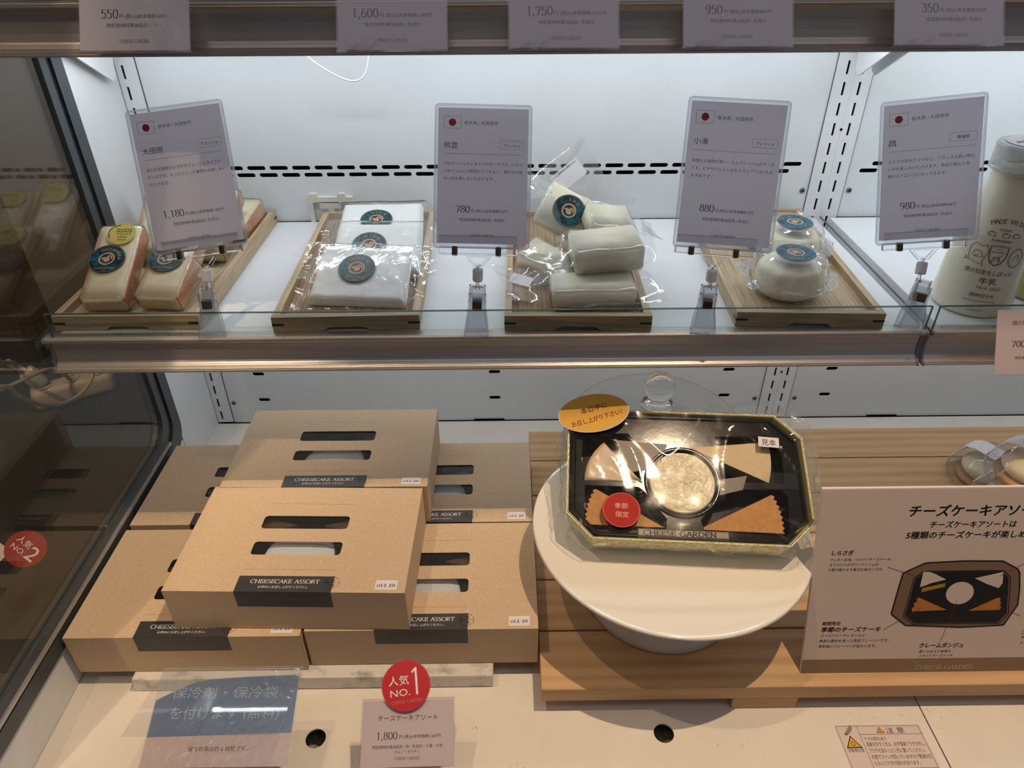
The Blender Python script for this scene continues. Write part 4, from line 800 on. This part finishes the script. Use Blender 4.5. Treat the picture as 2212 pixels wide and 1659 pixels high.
tray(pose((-.2398, -.3080, 1.0003), (0, 0, 1.2)), 'ash wood tray holding the flat white cheese pouches', ASHD)
tray(pose((-.0020, -.3088, 1.0003), (0, 0, -1.2)), 'ash wood tray holding the vacuum bags of pale cheese', ASHD)
tray(pose((.2368, -.3050, 1.0003), (0, 0, -2.6)), 'ash wood tray holding the clear clamshell cheese packs')
# prism in XZ extrudes toward -y..: front rail thickness runs from y=0 back to y=+r
# ------------------------------------------------------------------ round teal stickers
def emblem(parent, M, r, word, a0, step, m=None, small=True, flip=False):
    s = finish('round_sticker', prism(circ(0, 0, r, n=40), (), .0002), m or TEAL, parent, M @ Matrix.Translation((0, 0, .0004))); s['label'] = 'round teal sticker with a tan emblem'
    k = r * 1000; P = Print(); P.ring(0, 0, k * .95, .2, 40).ring(0, 0, k * .40, k * .085, 32)
    P.poly([(x * k, y * k - .02 * k) for x, y in circ(.02, -.06, .17, .15, 20)])
    P.poly([(-.34 * k, -.02 * k), (-.20 * k, .10 * k), (-.02 * k, .10 * k), (.10 * k, .26 * k), (.16 * k, .18 * k), (.10 * k, .04 * k), (-.04 * k, .0), (-.18 * k, -.06 * k)]).poly([(.16 * k, .30 * k), (.30 * k, .12 * k), (.30 * k, -.08 * k), (.20 * k, .04 * k)])
    P.around(word, 0, 0, k * .60, a0, step, k * .26)
    if small: P.t('CHEESE STATION', 0, -k * .72, k * 1.05, k * .14, al='c').t('2014', 0, -k * .88, k * .22, k * .12, al='c').t('チーズ', -k * .82, -k * .12, k * .22, k * .12)
    P.build('emblem_print', TAN, s, .55, M=M)
    return s
def rb(w, l, t, bev=.003): return box(-w / 2, w / 2, 0, l, 0, t, bev, 3)
# ------------------------------------------------------------------ washed-rind blocks in cling wrap
def laurel(P, cx, cy, s):
    for i in range(9):
        a = R(100 + i * 15); x, y = cx + s * math.cos(a), cy + s * math.sin(a)
        for q in (.45, -.45):
            b = a + 1.57 + q; P.poly([(x, y), (x - 1.7 * math.cos(b) + .4 * math.sin(b), y - 1.7 * math.sin(b) - .4 * math.cos(b)), (x - 2.3 * math.cos(b), y - 2.3 * math.sin(b)), (x - 1.7 * math.cos(b) - .4 * math.sin(b), y - 1.7 * math.sin(b) + .4 * math.cos(b))])
    P.line([(cx + s * math.cos(R(95 + i * 10)), cy + s * math.sin(R(95 + i * 10))) for i in range(14)], .3)
def block(M, label, gold=(0.004, .0865), teal=(-.004, .0520), L=.102, W_=.0445, T=.0225):
    t = thing('cheese_block', label, 'cheese', M, 'orange-rinded cheese blocks in the left tray')
    bm = bmesh.new(); me = box(-W_ / 2, W_ / 2, 0, L, 0, T); bm.from_mesh(me)
    bmesh.ops.bevel(bm, geom=bm.edges[:], offset=.0028, segments=3, affect='EDGES'); bmesh.ops.subdivide_edges(bm, edges=[e for e in bm.edges if e.calc_length() > .012], cuts=5, use_grid_fill=True)
    for v in bm.verts: v.co += Vector((nz(v.co.x * 40, v.co.y * 40, v.co.z * 40 + L * 9), 0, nz(v.co.y * 50, v.co.x * 50, 4))) * .0009
    finish('cheese_body', me_bm(bm), RIND, t, smooth=True)
    sd = finish('orange_rind', join([box(W_ / 2 - .0012, W_ / 2 + .0007, .0025, L - .0025, .0020, T - .0022, .0008), box(-W_ / 2 - .0007, -W_ / 2 + .0012, .0025, L - .0025, .0020, T - .0022, .0008)]), RINDO, t)
    def wf(u, v):
        a = 2 * math.pi * u; se = lambda c, p=.28: math.copysign(abs(c) ** p, c)
        x, z = (W_ / 2 + .0014) * se(math.cos(a)), T / 2 + (T / 2 + .0011) * se(math.sin(a)); y = -.0012 + (L + .0024) * v
        n_ = noise.noise(Vector((x * 90, y * 90, z * 90))) * .0007; k = 1
        if v < .02 or v > .98: k = .0 + .75 * 1
        return (x * k + n_, y, T / 2 + (z - T / 2) * k + n_)
    finish('cling_wrap', grid(wf, 60, 40, True), WRAP, t, smooth=True)
    for y, s in ((-.0016, -1), (L + .0016, 1)): finish('wrap_fold', patch([(-W_ / 2, y, .002), (W_ / 2, y, .002), (W_ / 2, y + s * .001, T - .001), (-W_ / 2, y + s * .001, T - .001)], 16, 10, .0012, 120, y), WRAP, t, smooth=True)
    if gold:
        g = finish('gold_medal', prism(circ(0, 0, .0152, n=40), (), .0002), GOLD, t, Matrix.Translation((gold[0], gold[1], T + .0022))); g['label'] = 'round gold award sticker'
        P = Print(); P.t('MONDIAL', -6.2, 5.2, 17.8, 3.8, .012).t('FROMAGE', -6.2, 1.8, 17.8, 3.8, .012).t('TOURS', -6.0, -1.6, 17, 2.7).t('2025', -3.6, -6.0, 10.5, 3.5).t('GOLD', -3.6, -10.4, 10.5, 3.4, .012); laurel(P, -3.6, 1.6, 11.2)
        P.build('lettering', INK, g, .15, M=Matrix.Translation((gold[0], gold[1], T + .0022)) @ Matrix.Scale(.92, 4))
        Print().ring(0, 0, 13.7, .25, 40).build('ring_print', mat('dark_gold', '8d7a2c', .4), g, .15, M=Matrix.Translation((gold[0], gold[1], T + .0022)))
    if teal: emblem(t, Matrix.Translation((teal[0], teal[1], T + .0018)), .0190, 'OHTAWARA', 118, 17)
    return t
block(pose((-.4187, -.2775, 1.0088), (26.0, .6, 2.7)), 'orange-rinded cheese block with gold medal and whole teal sticker, front left')
block(pose((-.3640, -.2760, 1.0088), (22.0, 2, -3.5)), 'orange-rinded cheese block under the tilted card, its teal sticker partly hidden', )
block(pose((-.4130, -.1550, 1.0088), (33.0, 0, 2.0)), 'orange-rinded cheese block leaning at the back, upper medal just above the front block', teal=None)
block(pose((-.3560, -.1560, 1.0088), (24.0, 0, -2.0)), 'orange-rinded cheese block behind the tilted card, middle right of the tray', teal=None)
block(pose((-.3470, -.0900, 1.0088), (8.0, 0, -4.0)), 'orange-rinded cheese block lying at the rear right of the left tray', gold=None, teal=None, L=.07, W_=.040)
# ------------------------------------------------------------------ white cheese pouches
def pouch(M, label, W_=.1055, L=.080, T=.0105, sx=0.0, sy=.047, seed=0.0):
    t = thing('cheese_pouch', label, 'cheese', M, 'flat white cheeses in clear pouches')
    def top(u, v):
        x = (u - .5) * W_; y = v * L; e = min(u, 1 - u) * W_; f = min(v, 1 - v) * L; d = min(e, f); k = min(1, d / .007) ; z = T * math.sqrt(max(0, 1 - (1 - k) ** 2))
        z += .0012 * noise.noise(Vector((x * 35, y * 35, seed))) * k + .0008 * abs(noise.noise(Vector((x * 80, y * 60, seed + 3)))) * k
        x *= 1 - .05 * v; return (x, y, z)
    finish('cheese_slab', join([grid(top, 50, 40), box(-W_ / 2 * .97, W_ / 2 * .97 * .95, .002, L - .003, -.0004, .001)]), SNOW, t, smooth=True)
    def film(u, v):
        x = (u - .5) * (W_ + .034); y = -.010 + v * (L + .020); e = max(0, abs(x) - W_ / 2) ; f = max(0, -y, y - L); d = math.hypot(e, f)
        z = (T + .0006) * max(0, 1 - (d / .007)) + .0006 if d > 0 else T + .0010
        n_ = noise.noise(Vector((x * 45, y * 45, seed + 9))); z += .0008 * n_ + (.0035 * abs(n_) + .0012 if d > .004 else 0)
        return (x + .002 * noise.noise(Vector((y * 60, seed, 0))), y, z)
    finish('clear_pouch', grid(film, 70, 50), POUCH, t, smooth=True)
    emblem(t, Matrix.Translation((sx, sy, T + .0022)), .0200, 'HIUN', 112, 22)
    return t
pouch(pose((-.1590, -.2720, 1.0100), (22.5, 1, -3.5)), 'flat white cheese in a clear pouch, nearest of the three, full teal sticker', seed=1, sx=-.005, sy=.043)
pouch(pose((-.1500, -.2080, 1.0120), (22.0, 0, -1)), 'flat white cheese in a clear pouch, middle one, mostly hidden by the front pouch', seed=4, sx=-.008, sy=.040)
pouch(pose((-.1560, -.1240, 1.0130), (15.0, 0, 1.5)), 'flat white cheese in a clear pouch, rear one of the three, against the back wall', seed=8, sx=-.005, sy=.040, W_=.108)
# ------------------------------------------------------------------ vacuum bags of pale cheese
def vac(name, label, blk, sheets, extra=None):
    """blk: (pose, w, l, t); sheets: list of 4-corner patches in world space"""
    M, w, l, h = blk; t = thing('vacuum_bag', label, 'cheese', M, 'vacuum-packed pale cheese blocks')
    bm = bmesh.new(); me = box(-w / 2, w / 2, 0, l, 0, h); bm.from_mesh(me); bmesh.ops.bevel(bm, geom=bm.edges[:], offset=.0020, segments=3, affect='EDGES'); finish('cheese_block', me_bm(bm), PALE, t, smooth=True)
    def skin(u, v):
        a = 2 * math.pi * u; se = lambda c, p=.17: math.copysign(abs(c) ** p, c)
        y, z = l / 2 + (l / 2 + .0014) * se(math.cos(a)), h / 2 + (h / 2 + .0012) * se(math.sin(a)); x = (v - .5) * (w + .0035); n_ = noise.noise(Vector((x * 60, y * 60, z * 60 + w * 50))) * .0012
        k = 1 - .35 * max(0, abs(v - .5) * 2 - .94) / .06; return (x, l / 2 + (y - l / 2) * k + n_, h / 2 + (z - h / 2) * k + n_)
    finish('bag_skin', grid(skin, 56, 40, True), FILM2, t, smooth=True)
    for i, (c, am) in enumerate(sheets): finish('bag_flap', patch(c, 28, 28, am, 22, seed=i * 3.1 + w * 100, edge=.006), FILM2, t, smooth=True, world=True)
    return t
FILM2 = clear('vacuum_bag_film', (.97, .98, .98), 1.5, .09, bump=.5, bs=26, haze=.13, gloss=1.6, bd=.003)
v1 = vac('a', 'vacuum bag with pale cheese block nearest the front glass, its bag spread to the left', (pose((.0930, -.2840, 1.0092), (2, 0, 3)), .0870, .044, .0230),
    [([(.0480, -.2770, 1.0120), (.0480, -.2420, 1.0330), (-.0150, -.2060, 1.0300), (.0010, -.2890, 1.0200)], .005),
     ([(.1370, -.2850, 1.0110), (.1400, -.2350, 1.0380), (.1560, -.2350, 1.0300), (.1700, -.2940, 1.0240)], .003),
     ([(.0440, -.2830, 1.0140), (.1380, -.2850, 1.0180), (.1450, -.2980, 1.0220), (.0560, -.3050, 1.0250)], .004)])
s = finish('bag_label', prism([(0, 0), (.024, 0), (.024, .016), (0, .016)], (), .0003), PAPER, v1, pose((.0020, -.2560, 1.0300), (12, 6, -22)), world=True)
Print().t('レシピ公開中 ぜひご参考ください', 1.2, 2.0, 13.0, 1.6, rot=70).build('lettering', INK, s, .1, M=pose((.0035, -.2575, 1.0303), (12, 6, -22)), world=True)
v2 = vac('b', 'vacuum bag with the large pale cheese block resting on top of the front one', (pose((.1120, -.2450, 1.0330), (8, -3, 7)), .0740, .048, .0290),
    [([(.1480, -.2360, 1.0400), (.1500, -.1900, 1.0700), (.1640, -.1750, 1.0560), (.1660, -.2300, 1.0420)], .004),
     ([(.0760, -.2450, 1.0400), (.0730, -.1980, 1.0640), (.0480, -.2050, 1.0500), (.0400, -.2250, 1.0300)], .005),
     ([(.1500, -.1950, 1.0550), (.1380, -.1700, 1.0700), (.1700, -.1500, 1.0500), (.1780, -.1900, 1.0450)], .004)])
v3 = vac('c', 'upright vacuum bag at the back with a teal sticker and a white label above it', (Matrix.Translation((.0741, -.142, 1.064)) @ Euler((R(46), R(24), R(-16))).to_matrix().to_4x4() @ Matrix.Translation((.004, -.024, -.024)), .0740, .048, .024),
    [([(.0560, -.1200, 1.0830), (.1150, -.1100, 1.0600), (.1210, -.1000, 1.0950), (.0920, -.0950, 1.1430)], .006),
     ([(.0300, -.1250, 1.0900), (.0600, -.1180, 1.0800), (.0960, -.0950, 1.1380), (.0600, -.1000, 1.1150)], .006)])
emblem(v3, WM[v3].inverted() @ Matrix.Translation((.0741, -.142, 1.064)) @ Euler((R(46), R(24), R(-16))).to_matrix().to_4x4() @ Matrix.Translation((0, 0, .0022)), .0195, 'SHO', 110, 22, TEAL, small=False)
s = finish('bag_label', prism([(0, 0), (.038, 0), (.038, .022), (0, .022)], (), .0003), PAPER, v3, pose((.0670, -.1240, 1.0800), (62, 0, 0)) @ Matrix.Rotation(R(38), 4, 'Z'), world=True)
Print().t('レシピ公開中!ぜひご参考ください', 2, 18.4, 34, 2.6, bold=.01).build('lettering', INK, s, .2, M=pose((.0670, -.1240, 1.0800), (62, 0, 0)) @ Matrix.Rotation(R(38), 4, 'Z'), world=True)
v4 = vac('d', 'vacuum bag on its side at the left, half behind the 780 yen card', (pose((.0420, -.2230, 1.0130), (14, 14, -36)), .0780, .036, .020),
    [([(.0160, -.2050, 1.0530), (.0680, -.2060, 1.0500), (.0520, -.1900, 1.1000), (.0120, -.1900, 1.1050)], .005),
     ([(.0100, -.1900, 1.0950), (.0530, -.1850, 1.0950), (.0600, -.1300, 1.0950), (.0150, -.1400, 1.1200)], .006),
     ([(.0300, -.2500, 1.0200), (.0620, -.2470, 1.0250), (.0680, -.2250, 1.0300), (.0360, -.2200, 1.0300)], .004)])
v5 = vac('e', 'small vacuum bag peeking between the upright bag and the large block', (pose((.1180, -.1800, 1.0400), (20, 10, 14)), .0500, .040, .024),
    [([(.0950, -.1650, 1.0600), (.1400, -.1600, 1.0600), (.1550, -.1350, 1.0750), (.1050, -.1400, 1.0800)], .005)])
# ------------------------------------------------------------------ clamshell packs
CLAM = clear('clamshell_plastic', (.96, .97, .97), 1.5, .05, haze=.075, gloss=1.8, bump=.15, bs=60)
def clam(M, label, rot=0.0):
    t = thing('clamshell_pack', label, 'cheese', M, 'clear clamshell packs of round cheese')
    wob = lambda a, z: 1 + (.0 if z < .004 or z > .034 else .045 * max(0, math.cos(4 * a)) ** 6)
    finish('clear_base', lathe([(0, .0006), (.030, .0006), (.0335, .002), (.0395, .017), (.0405, .0205), (.0440, .0212), (.0455, .0202), (.0500, .0208), (.0512, .0198)], 72, wob=wob), CLAM, t, smooth=False)
    finish('clear_lid', lathe([(.0510, .0214), (.0490, .0226), (.0465, .0218), (.0445, .0236), (.0425, .0228), (.0415, .0235), (.0395, .028), (.0365, .040), (.0330, .0460), (.0290, .0478), (.0278, .0470), (0, .0470)], 72, wob=wob), CLAM, t, smooth=False)
    for i in range(24):
        a = 2 * math.pi * i / 24
        if i % 2: continue
        finish('pleat', tube([(.0346 * math.cos(a), .0346 * math.sin(a), .003), (.0400 * math.cos(a), .0400 * math.sin(a), .019)], .0006, 5, 2), CLAM, t, smooth=True)
    for a in (28, 152, 208): finish('corner_tab', box(.044, .0585, -.008, .008, .0203, .0215, .0005), CLAM, t, Matrix.Rotation(R(a + rot), 4, 'Z'))
    def ch(u, v):
        a = 2 * math.pi * u; b = v * math.pi; se = math.copysign(abs(math.cos(b)) ** .55, math.cos(b)); r = .0345 * math.sin(b) ** .36 if 0 < b < math.pi else 0
        if se < -.1: r *= .97 - .02 * math.sin(a * 9)
        r *= 1 + .02 * noise.noise(Vector((math.cos(a) * 3, math.sin(a) * 3, v * 4)))
        return (r * math.cos(a), r * math.sin(a), .0195 - .0180 * se + .0006 * noise.noise(Vector((r * math.cos(a) * 130, r * math.sin(a) * 130, 2))))
    finish('round_cheese', grid(ch, 60, 30, True), MOZ, t, smooth=True)
    emblem(t, Matrix.Translation((0.002, -.001, .0474)) @ Matrix.Rotation(R(172 + rot), 4, 'Z'), .0203, 'SHO', 112, 22, TEALB, small=True)
    return t
clam(pose((.3060, -.2440, 1.0088), (2, 0, 0)), 'clear clamshell pack of round white cheese at the front of its tray, blue-teal sticker')
clam(pose((.3340, -.1580, 1.0088), (2, 0, 0)), 'clear clamshell pack of round white cheese behind the front pack', rot=38)
# ------------------------------------------------------------------ milk bottles
def bottle(M, label, m, full=True):
    t = thing('milk_bottle', label, 'bottle', M, 'milk bottles on the right-hand middle shelf')
    pr_ = [(0, .0012), (.030, .0008), (.0355, 0), (.0385, .0035), (.0392, .010), (.0378, .040), (.0358, .070), (.0346, .0845), (.0349, .0860), (.0344, .0885), (.0335, .096), (.0305, .112), (.0268, .126), (.0240, .136), (.0236, .142), (.0242, .146), (0, .146)]
    finish('bottle_body', lathe(pr_, 72), m, t, smooth=True)
    finish('cap', lathe([(.0262, .1462), (.0285, .1468), (.0290, .150), (.0282, .1505), (.0282, .1700), (.0268, .1722), (0, .1722)], 48), FROST, t, smooth=False)
    if not full: return t
    cs = finish('cap_sticker', prism(circ(0, 0, .0215, n=36), (), .0002), PAPER, t, Matrix.Translation((0, 0, .1730)))
    Print().t('要冷蔵', -14, 2, 12, 4.4, .01).build('lettering', INK, cs, 173.15, M=Matrix.Rotation(R(20), 4, 'Z'))
    def rad(z):
        for (r0, z0), (r1, z1) in zip(pr_[3:], pr_[4:]):
            if z0 <= z <= z1: return r0 + (r1 - r0) * (z - z0) / (z1 - z0)
        return .035
    def wp(x, y): z = y / 1000; r = rad(z) + .00025; a = R(-116) + x / 36.5; return (r * math.cos(a), r * math.sin(a), z)
    P = Print(); P.around('MADE WITH', 2, 66, 36, 112, 5.8, 6.6, .0)
    P.t('COWS', 2, 94.6, 11, 3.4, al='c', bold=.01).t('FARMERS', 2, 83.6, 18, 3.6, al='c', bold=.01)
    for cx in (-9, 4, 14):
        P.line([(cx + 4.0 * math.cos(a / 2), 90.6 + 2.0 * math.sin(a / 2)) for a in range(0, 13)], .4); P.line([(cx - 3, 88), (cx - 2.4, 92.6), (cx - .6, 93.4), (cx + .6, 91.8)], .4).line([(cx + 3, 88), (cx + 2.8, 91)], .4)
    def shield(cx, cy, w, h): P.line([(cx - w, cy + h), (cx, cy + h * 1.12), (cx + w, cy + h), (cx + w * .95, cy), (cx + w * .6, cy - h * .7), (cx, cy - h), (cx - w * .6, cy - h * .7), (cx - w * .95, cy)], .5, True)
    shield(3, 69, 8.6, 10.0); shield(3, 69, 7.8, 9.1); P.t('Soil and Grass', 3, 72.5, 12, 2.9, al='c').t('GROWING', 3, 76, 6, 1.5, al='c').line([(-1, 62), (0, 68), (5, 68.5), (6, 63), (5, 68.5), (7.5, 71)], .6).line([(1, 63), (1.3, 66.5), (4, 66.8), (4.4, 63)], .5).line([(-3, 64), (9, 64.5)], .3)
    P.line([(21 + 7.4 * math.cos(a / 5), 68 + 9.8 * math.sin(a / 5)) for a in range(32)], .5).line([(21 + 6.2 * math.cos(a / 5), 68 + 8.4 * math.sin(a / 5)) for a in range(32)], .3).line([(18, 65), (20, 71), (23, 71), (24, 65)], .5)
    P.line([(-22, 61), (-24, 74), (-20, 79), (-14, 77), (-9, 79), (-6, 73), (-9, 60)], .5).line([(-20, 66), (-18, 72), (-12, 71), (-9, 66), (-18, 65), (-14, 68)], .5).poly([(-25.5, 60), (-7.5, 56.5), (-7, 60), (-25, 63.5)], [[(-24.8, 60.6), (-8, 57.2), (-7.6, 59.5), (-24.4, 62.8)]]).t('GROW UP A COW', -23.6, 60.4, 14, 2.2, rot=-9)
    P.t('畑の知恵をしぼった', 1, 49.0, 44, 5.8, al='c').t('牛乳', 3, 39.5, 16, 7.6, al='c', bold=.01).t('MILK', -5, 33.6, 10, 3.6).line(rrect(11.8, 34.9, 9.6, 3.0, 1.5), .3, True).t('500ml', 8.5, 34.0, 6.4, 2.0)
    P.line([(-8.5, 24.4), (4.5, 24.4), (4.5, 28.8), (-8.5, 28.8)], .3, True).t('種類別', -7.8, 25.0, 11.6, 3.6).t('牛乳', 5.4, 25.0, 7.6, 3.6)
    P.line([(-13 + i * 1.2, 20.0 + 1.3 * nz(i * .6, 3)) for i in range(25)], .4).t('KUROISO', 1, 8.6, 13, 2.5, al='c')
    P.build('label_print', mat('brown_print', '6b5241', .5), t, wrap=wp)
    return t
bottle(pose((.5060, -.2570, 1.0003)), 'white milk bottle with brown printed farm emblems, right of the 980 yen card', MILKG)
bottle(pose((.5960, -.2300, 1.0003)), 'yellowish bottle cut off by the right edge, beside the white milk bottle', mat('drink_in_plastic', 'c9c98a', .3, sss=.2, coat=.3), full=False)
# card on the rail below the milk bottle
M = pose((.4857, -.3600, .9740), (62, 0, 0)); t = thing('price_card', 'pinkish price card reading 700 yen on the rail below the milk bottle', 'price card', M)
finish('card_paper', box(0, .0865, 0, .0640, -.0006, -.0002), PAPERW, t)
finish('card_holder', join([box(-.0010, .0875, -.001, .0655, .0002, .0007), box(-.0010, .0875, -.0014, -.0006, -.002, .0007)]), SLEEVE, t)
finish('hook', box(.020, .066, .0560, .0600, -.016, -.0008), ACRYL, t)
P = Print(); P.t('畑の知恵をしぼった牛乳', 15, 49, 56, 5.2).ser('700', 16, 27, 13.2, 6.3, .13, .05).t('円 (税込)本体価格649円', 31, 27.3, 38).t('特定原材料等28品目 / 乳成分', 20, 15, 43, bold=.003); P.build('lettering', INK, t, -.12)
# ------------------------------------------------------------------ front cards and signs over the deck
M = pose((-.1405, -.5992, .6994), (29.9, 0, 1.2)); t = thing('price_card', 'pink price card reading 1,800 yen with a round red number-one badge', 'price card', M)
finish('card_paper', box(0, .0865, 0, .0570, -.0006, -.0002), PAPERW, t)
finish('card_holder', join([box(-.0012, .0877, -.0010, .0590, .0002, .0008), box(-.0012, .0877, .0585, .0592, -.0012, .0010)]), SLEEVE, t)
finish('holder_back', box(-.0012, .0877, -.0010, .0590, -.0050, -.0042), SLEEVE, t)
finish('rail_hook', box(.022, .065, -.0330, -.0012, -.0022, -.0006), ACRYL, t)
P = Print(); P.t('チーズケーキアソート', 14.6, 39.6, 57, 5.8).ser('1,800', 13.7, 23.6, 20, 6.2, .12, .045).t('円 (税込)本体価格1,667円', 35.5, 24.3, 39, bold=.003).t('特定原材料等28品目 / 卵・乳成分・小麦・大豆', 10.5, 16.0, 66, bold=.003).t('りんご・ゼラチン', 32, 11.6, 23.5)
P.build('lettering', INK, t, -.12); Print().ser('CHEESE GARDEN', 43.6, 6.0, 23.5, 2.6, .16, .07, al='c').build('shop_lettering', INKG, t, -.12)
B_ = Matrix.Translation((.0408, .0702, .0026)) @ Matrix.Rotation(R(6), 4, 'Z')
g = finish('round_badge', prism(circ(0, 0, .0233, n=48), (), .0008), RED, t, B_ @ Matrix.Translation((0, 0, .0008)))
finish('badge_laminate', prism(circ(0, 0, .0243, n=48), [circ(0, 0, .0234, n=48)], .0005), SLEEVE, t, B_ @ Matrix.Translation((0, 0, .0006)))
finish('badge_back', box(-.004, .004, -.020, -.006, -.0015, -.0002), ACRYL, t, B_)
Print().t('人気', -16.5, 1.6, 19.5, 9.6).t('NO.', -15.5, -9.0, 19.0, 9.0).poly([(9.2, -9.2), (11.2, -9.2), (11.2, 15.5), (9.6, 15.5), (5.6, 11.6), (6.8, 10.4), (9.2, 12.6)]).build('lettering', WINK, g, 1.0, M=B_)
Print().ser('CHEESE GARDEN', 0, -15.6, 30, 2.8, .09, .05, al='c').build('shop_lettering', mat('pinkish_ink', 'd98f86', .5), g, 1.0, M=B_)
M = pose((-.3372, -.6062, .7181), (21.1, 0, 0)); t = thing('acrylic_sign', 'scratched clear acrylic sign with a blue-topped cooler bag notice, front left', 'sign', M)
finish('front_sheet', box(0, .1350, 0, .0856, .0004, .0020), clear('scratched_acrylic', (.96, .97, .98), 1.49, .12, bump=.35, bs=160, haze=.05, gloss=1.2, bd=.001), t)
finish('rail_hook', box(.040, .095, -.0240, -.0002, -.0012, .0004), ACRYL, t)
finish('top_bend', box(-.0002, .1352, .0856, .0874, -.0040, .0020, .0008), ACRYL, t)
finish('rear_sheet', box(0, .1350, 0, .0856, -.0016, 0), ACRYL, t, Matrix.Translation((0, .0870, -.004)) @ Matrix.Rotation(R(-38), 4, 'X') @ Matrix.Translation((0, -.0856, 0)))
Print().poly([(0, 0), (134, 0), (133.5, 28), (0, 25.5)]).build('pink_paper', mat('sign_pink', 'd3bab6', .4), t, -.1)
curve = [(0, 57.5), (18.4, 67), (34, 73.4), (47, 75.8), (59, 76.7), (85, 78), (112, 78.8), (128, 79.2), (133, 78)]
Print().poly([(0, 25.5), (133.5, 28)] + curve[::-1]).build('blue_paper', mat('slate_blue_print', '5679a6', .4), t, -.1)
Print().t('保冷剤・保冷袋', 14, 59.5, 101, 11.5, sh=.05).t('を付けます (無料)', 16, 41.5, 103, 12.0, sh=.05).build('pale_lettering', mat('pale_blue_ink', 'bccbdc', .5), t, .05)
Print().t('保冷効果は約 6 時間です。', 40.5, 13.4, 55, 4.9).build('lettering', INK, t, .0)
# warning label on the deck
LM = pose((.3380, -.5815, .6521)); t = thing('warning_label', 'white caution label with yellow warning triangles stuck to the deck', 'label', LM)
finish('label_sheet', box(0, .0890, 0, .0458, 0, .0002), PAPERW, t)
P = Print(); P.line([(1.2, 0.5), (87, .5), (87, 44.6), (1.2, 44.6)], .35, True).line([(22.8, .5), (22.8, 44.6)], .35).line([(22.8, 35.6), (87, 35.6)], .35)
P.t('注 意', 51.5, 37.2, 19, 6.8).t('ケガの恐れあり', 25.5, 29.2, 22.5, 4.4).t('底板を外すときは、必ず電源プラグを外し、', 25.5, 23.2, 60, 5.0).t('プラグを目のとどく所に置いてください。', 25.5, 16.6, 57, 5.0).t('内部でファンが回っていますので電源を切', 25.5, 10.2, 60, 5.0).t('らないとケガの恐れがあります。', 25.5, 3.8, 46, 5.0).t('回転物注意', 4.5, 17.5, 16, 4.2)
P.build('lettering', INK, t, .3)
for cx, cy, s in ((45.5, 40.0, 4.2), (12.2, 27.3, 8.2)):
    Print().poly([(cx - s, cy - s * .72), (cx + s, cy - s * .72), (cx, cy + s * .9)]).build('warning_triangle', INK, t, .3)
    Print().poly([(cx - s * .80, cy - s * .60), (cx + s * .80, cy - s * .60), (cx, cy + s * .70)]).build('warning_yellow', mat('warning_yellow', 'dbaa2c', .5), t, .35)
    q = Print(); (q.line([(cx, cy + s * .35), (cx, cy - s * .2)], .5).line([(cx, cy - .4 * s), (cx, cy - .3 * s)], .5) if s < 5 else q.ring(cx, cy - 1.6, 2.0, .5, 16)); q.build('warning_mark', INK, t, .4)
finish('peeled_corner', prism([(0, 0), (.0075, .0085), (.0085, .0035), (.002, -.0015)], (), .0002), mat('peeled_grey', '948b80', .6), t, pose((.0070, .0360, .0030), (-10, -18, 0)))
# card with the NO.2 badge seen through the side glass
n_ = Vector((.545, -.575, .609)).normalized(); u_ = (up - n_ * up.dot(n_)).normalized(); r_ = u_.cross(n_)
M = Matrix.Translation((-.522, -.404, .789)) @ Matrix(((r_.x, u_.x, n_.x, 0), (r_.y, u_.y, n_.y, 0), (r_.z, u_.z, n_.z, 0), (0, 0, 0, 1))) @ Matrix.Rotation(R(-46), 4, 'Z') @ Matrix.Scale(.84, 4)
t = thing('badge_card', 'price card with a round red number-two badge seen through the dark side glass', 'price card', M)
g = finish('round_badge', prism(circ(0, 0, .0233, n=48), (), .0008), mat('dimmed_red_print', '96101c', .5), t)  # darker copy of the badge red paints its dimming behind glass
Print().t('人気', -16.5, 1.6, 19.5, 9.6).t('NO.', -15.5, -9.0, 19.0, 9.0).t('2', 4.5, -9.2, 12.0, 25.5).build('lettering', WINK, g, .2)
finish('card_paper', box(-.050, -.010, -.080, -.012, -.0024, -.0016), PAPERW, t)
finish('card_stand', box(-.055, .0, -.086, -.078, -.012, .004, .001), ACRYL, t)
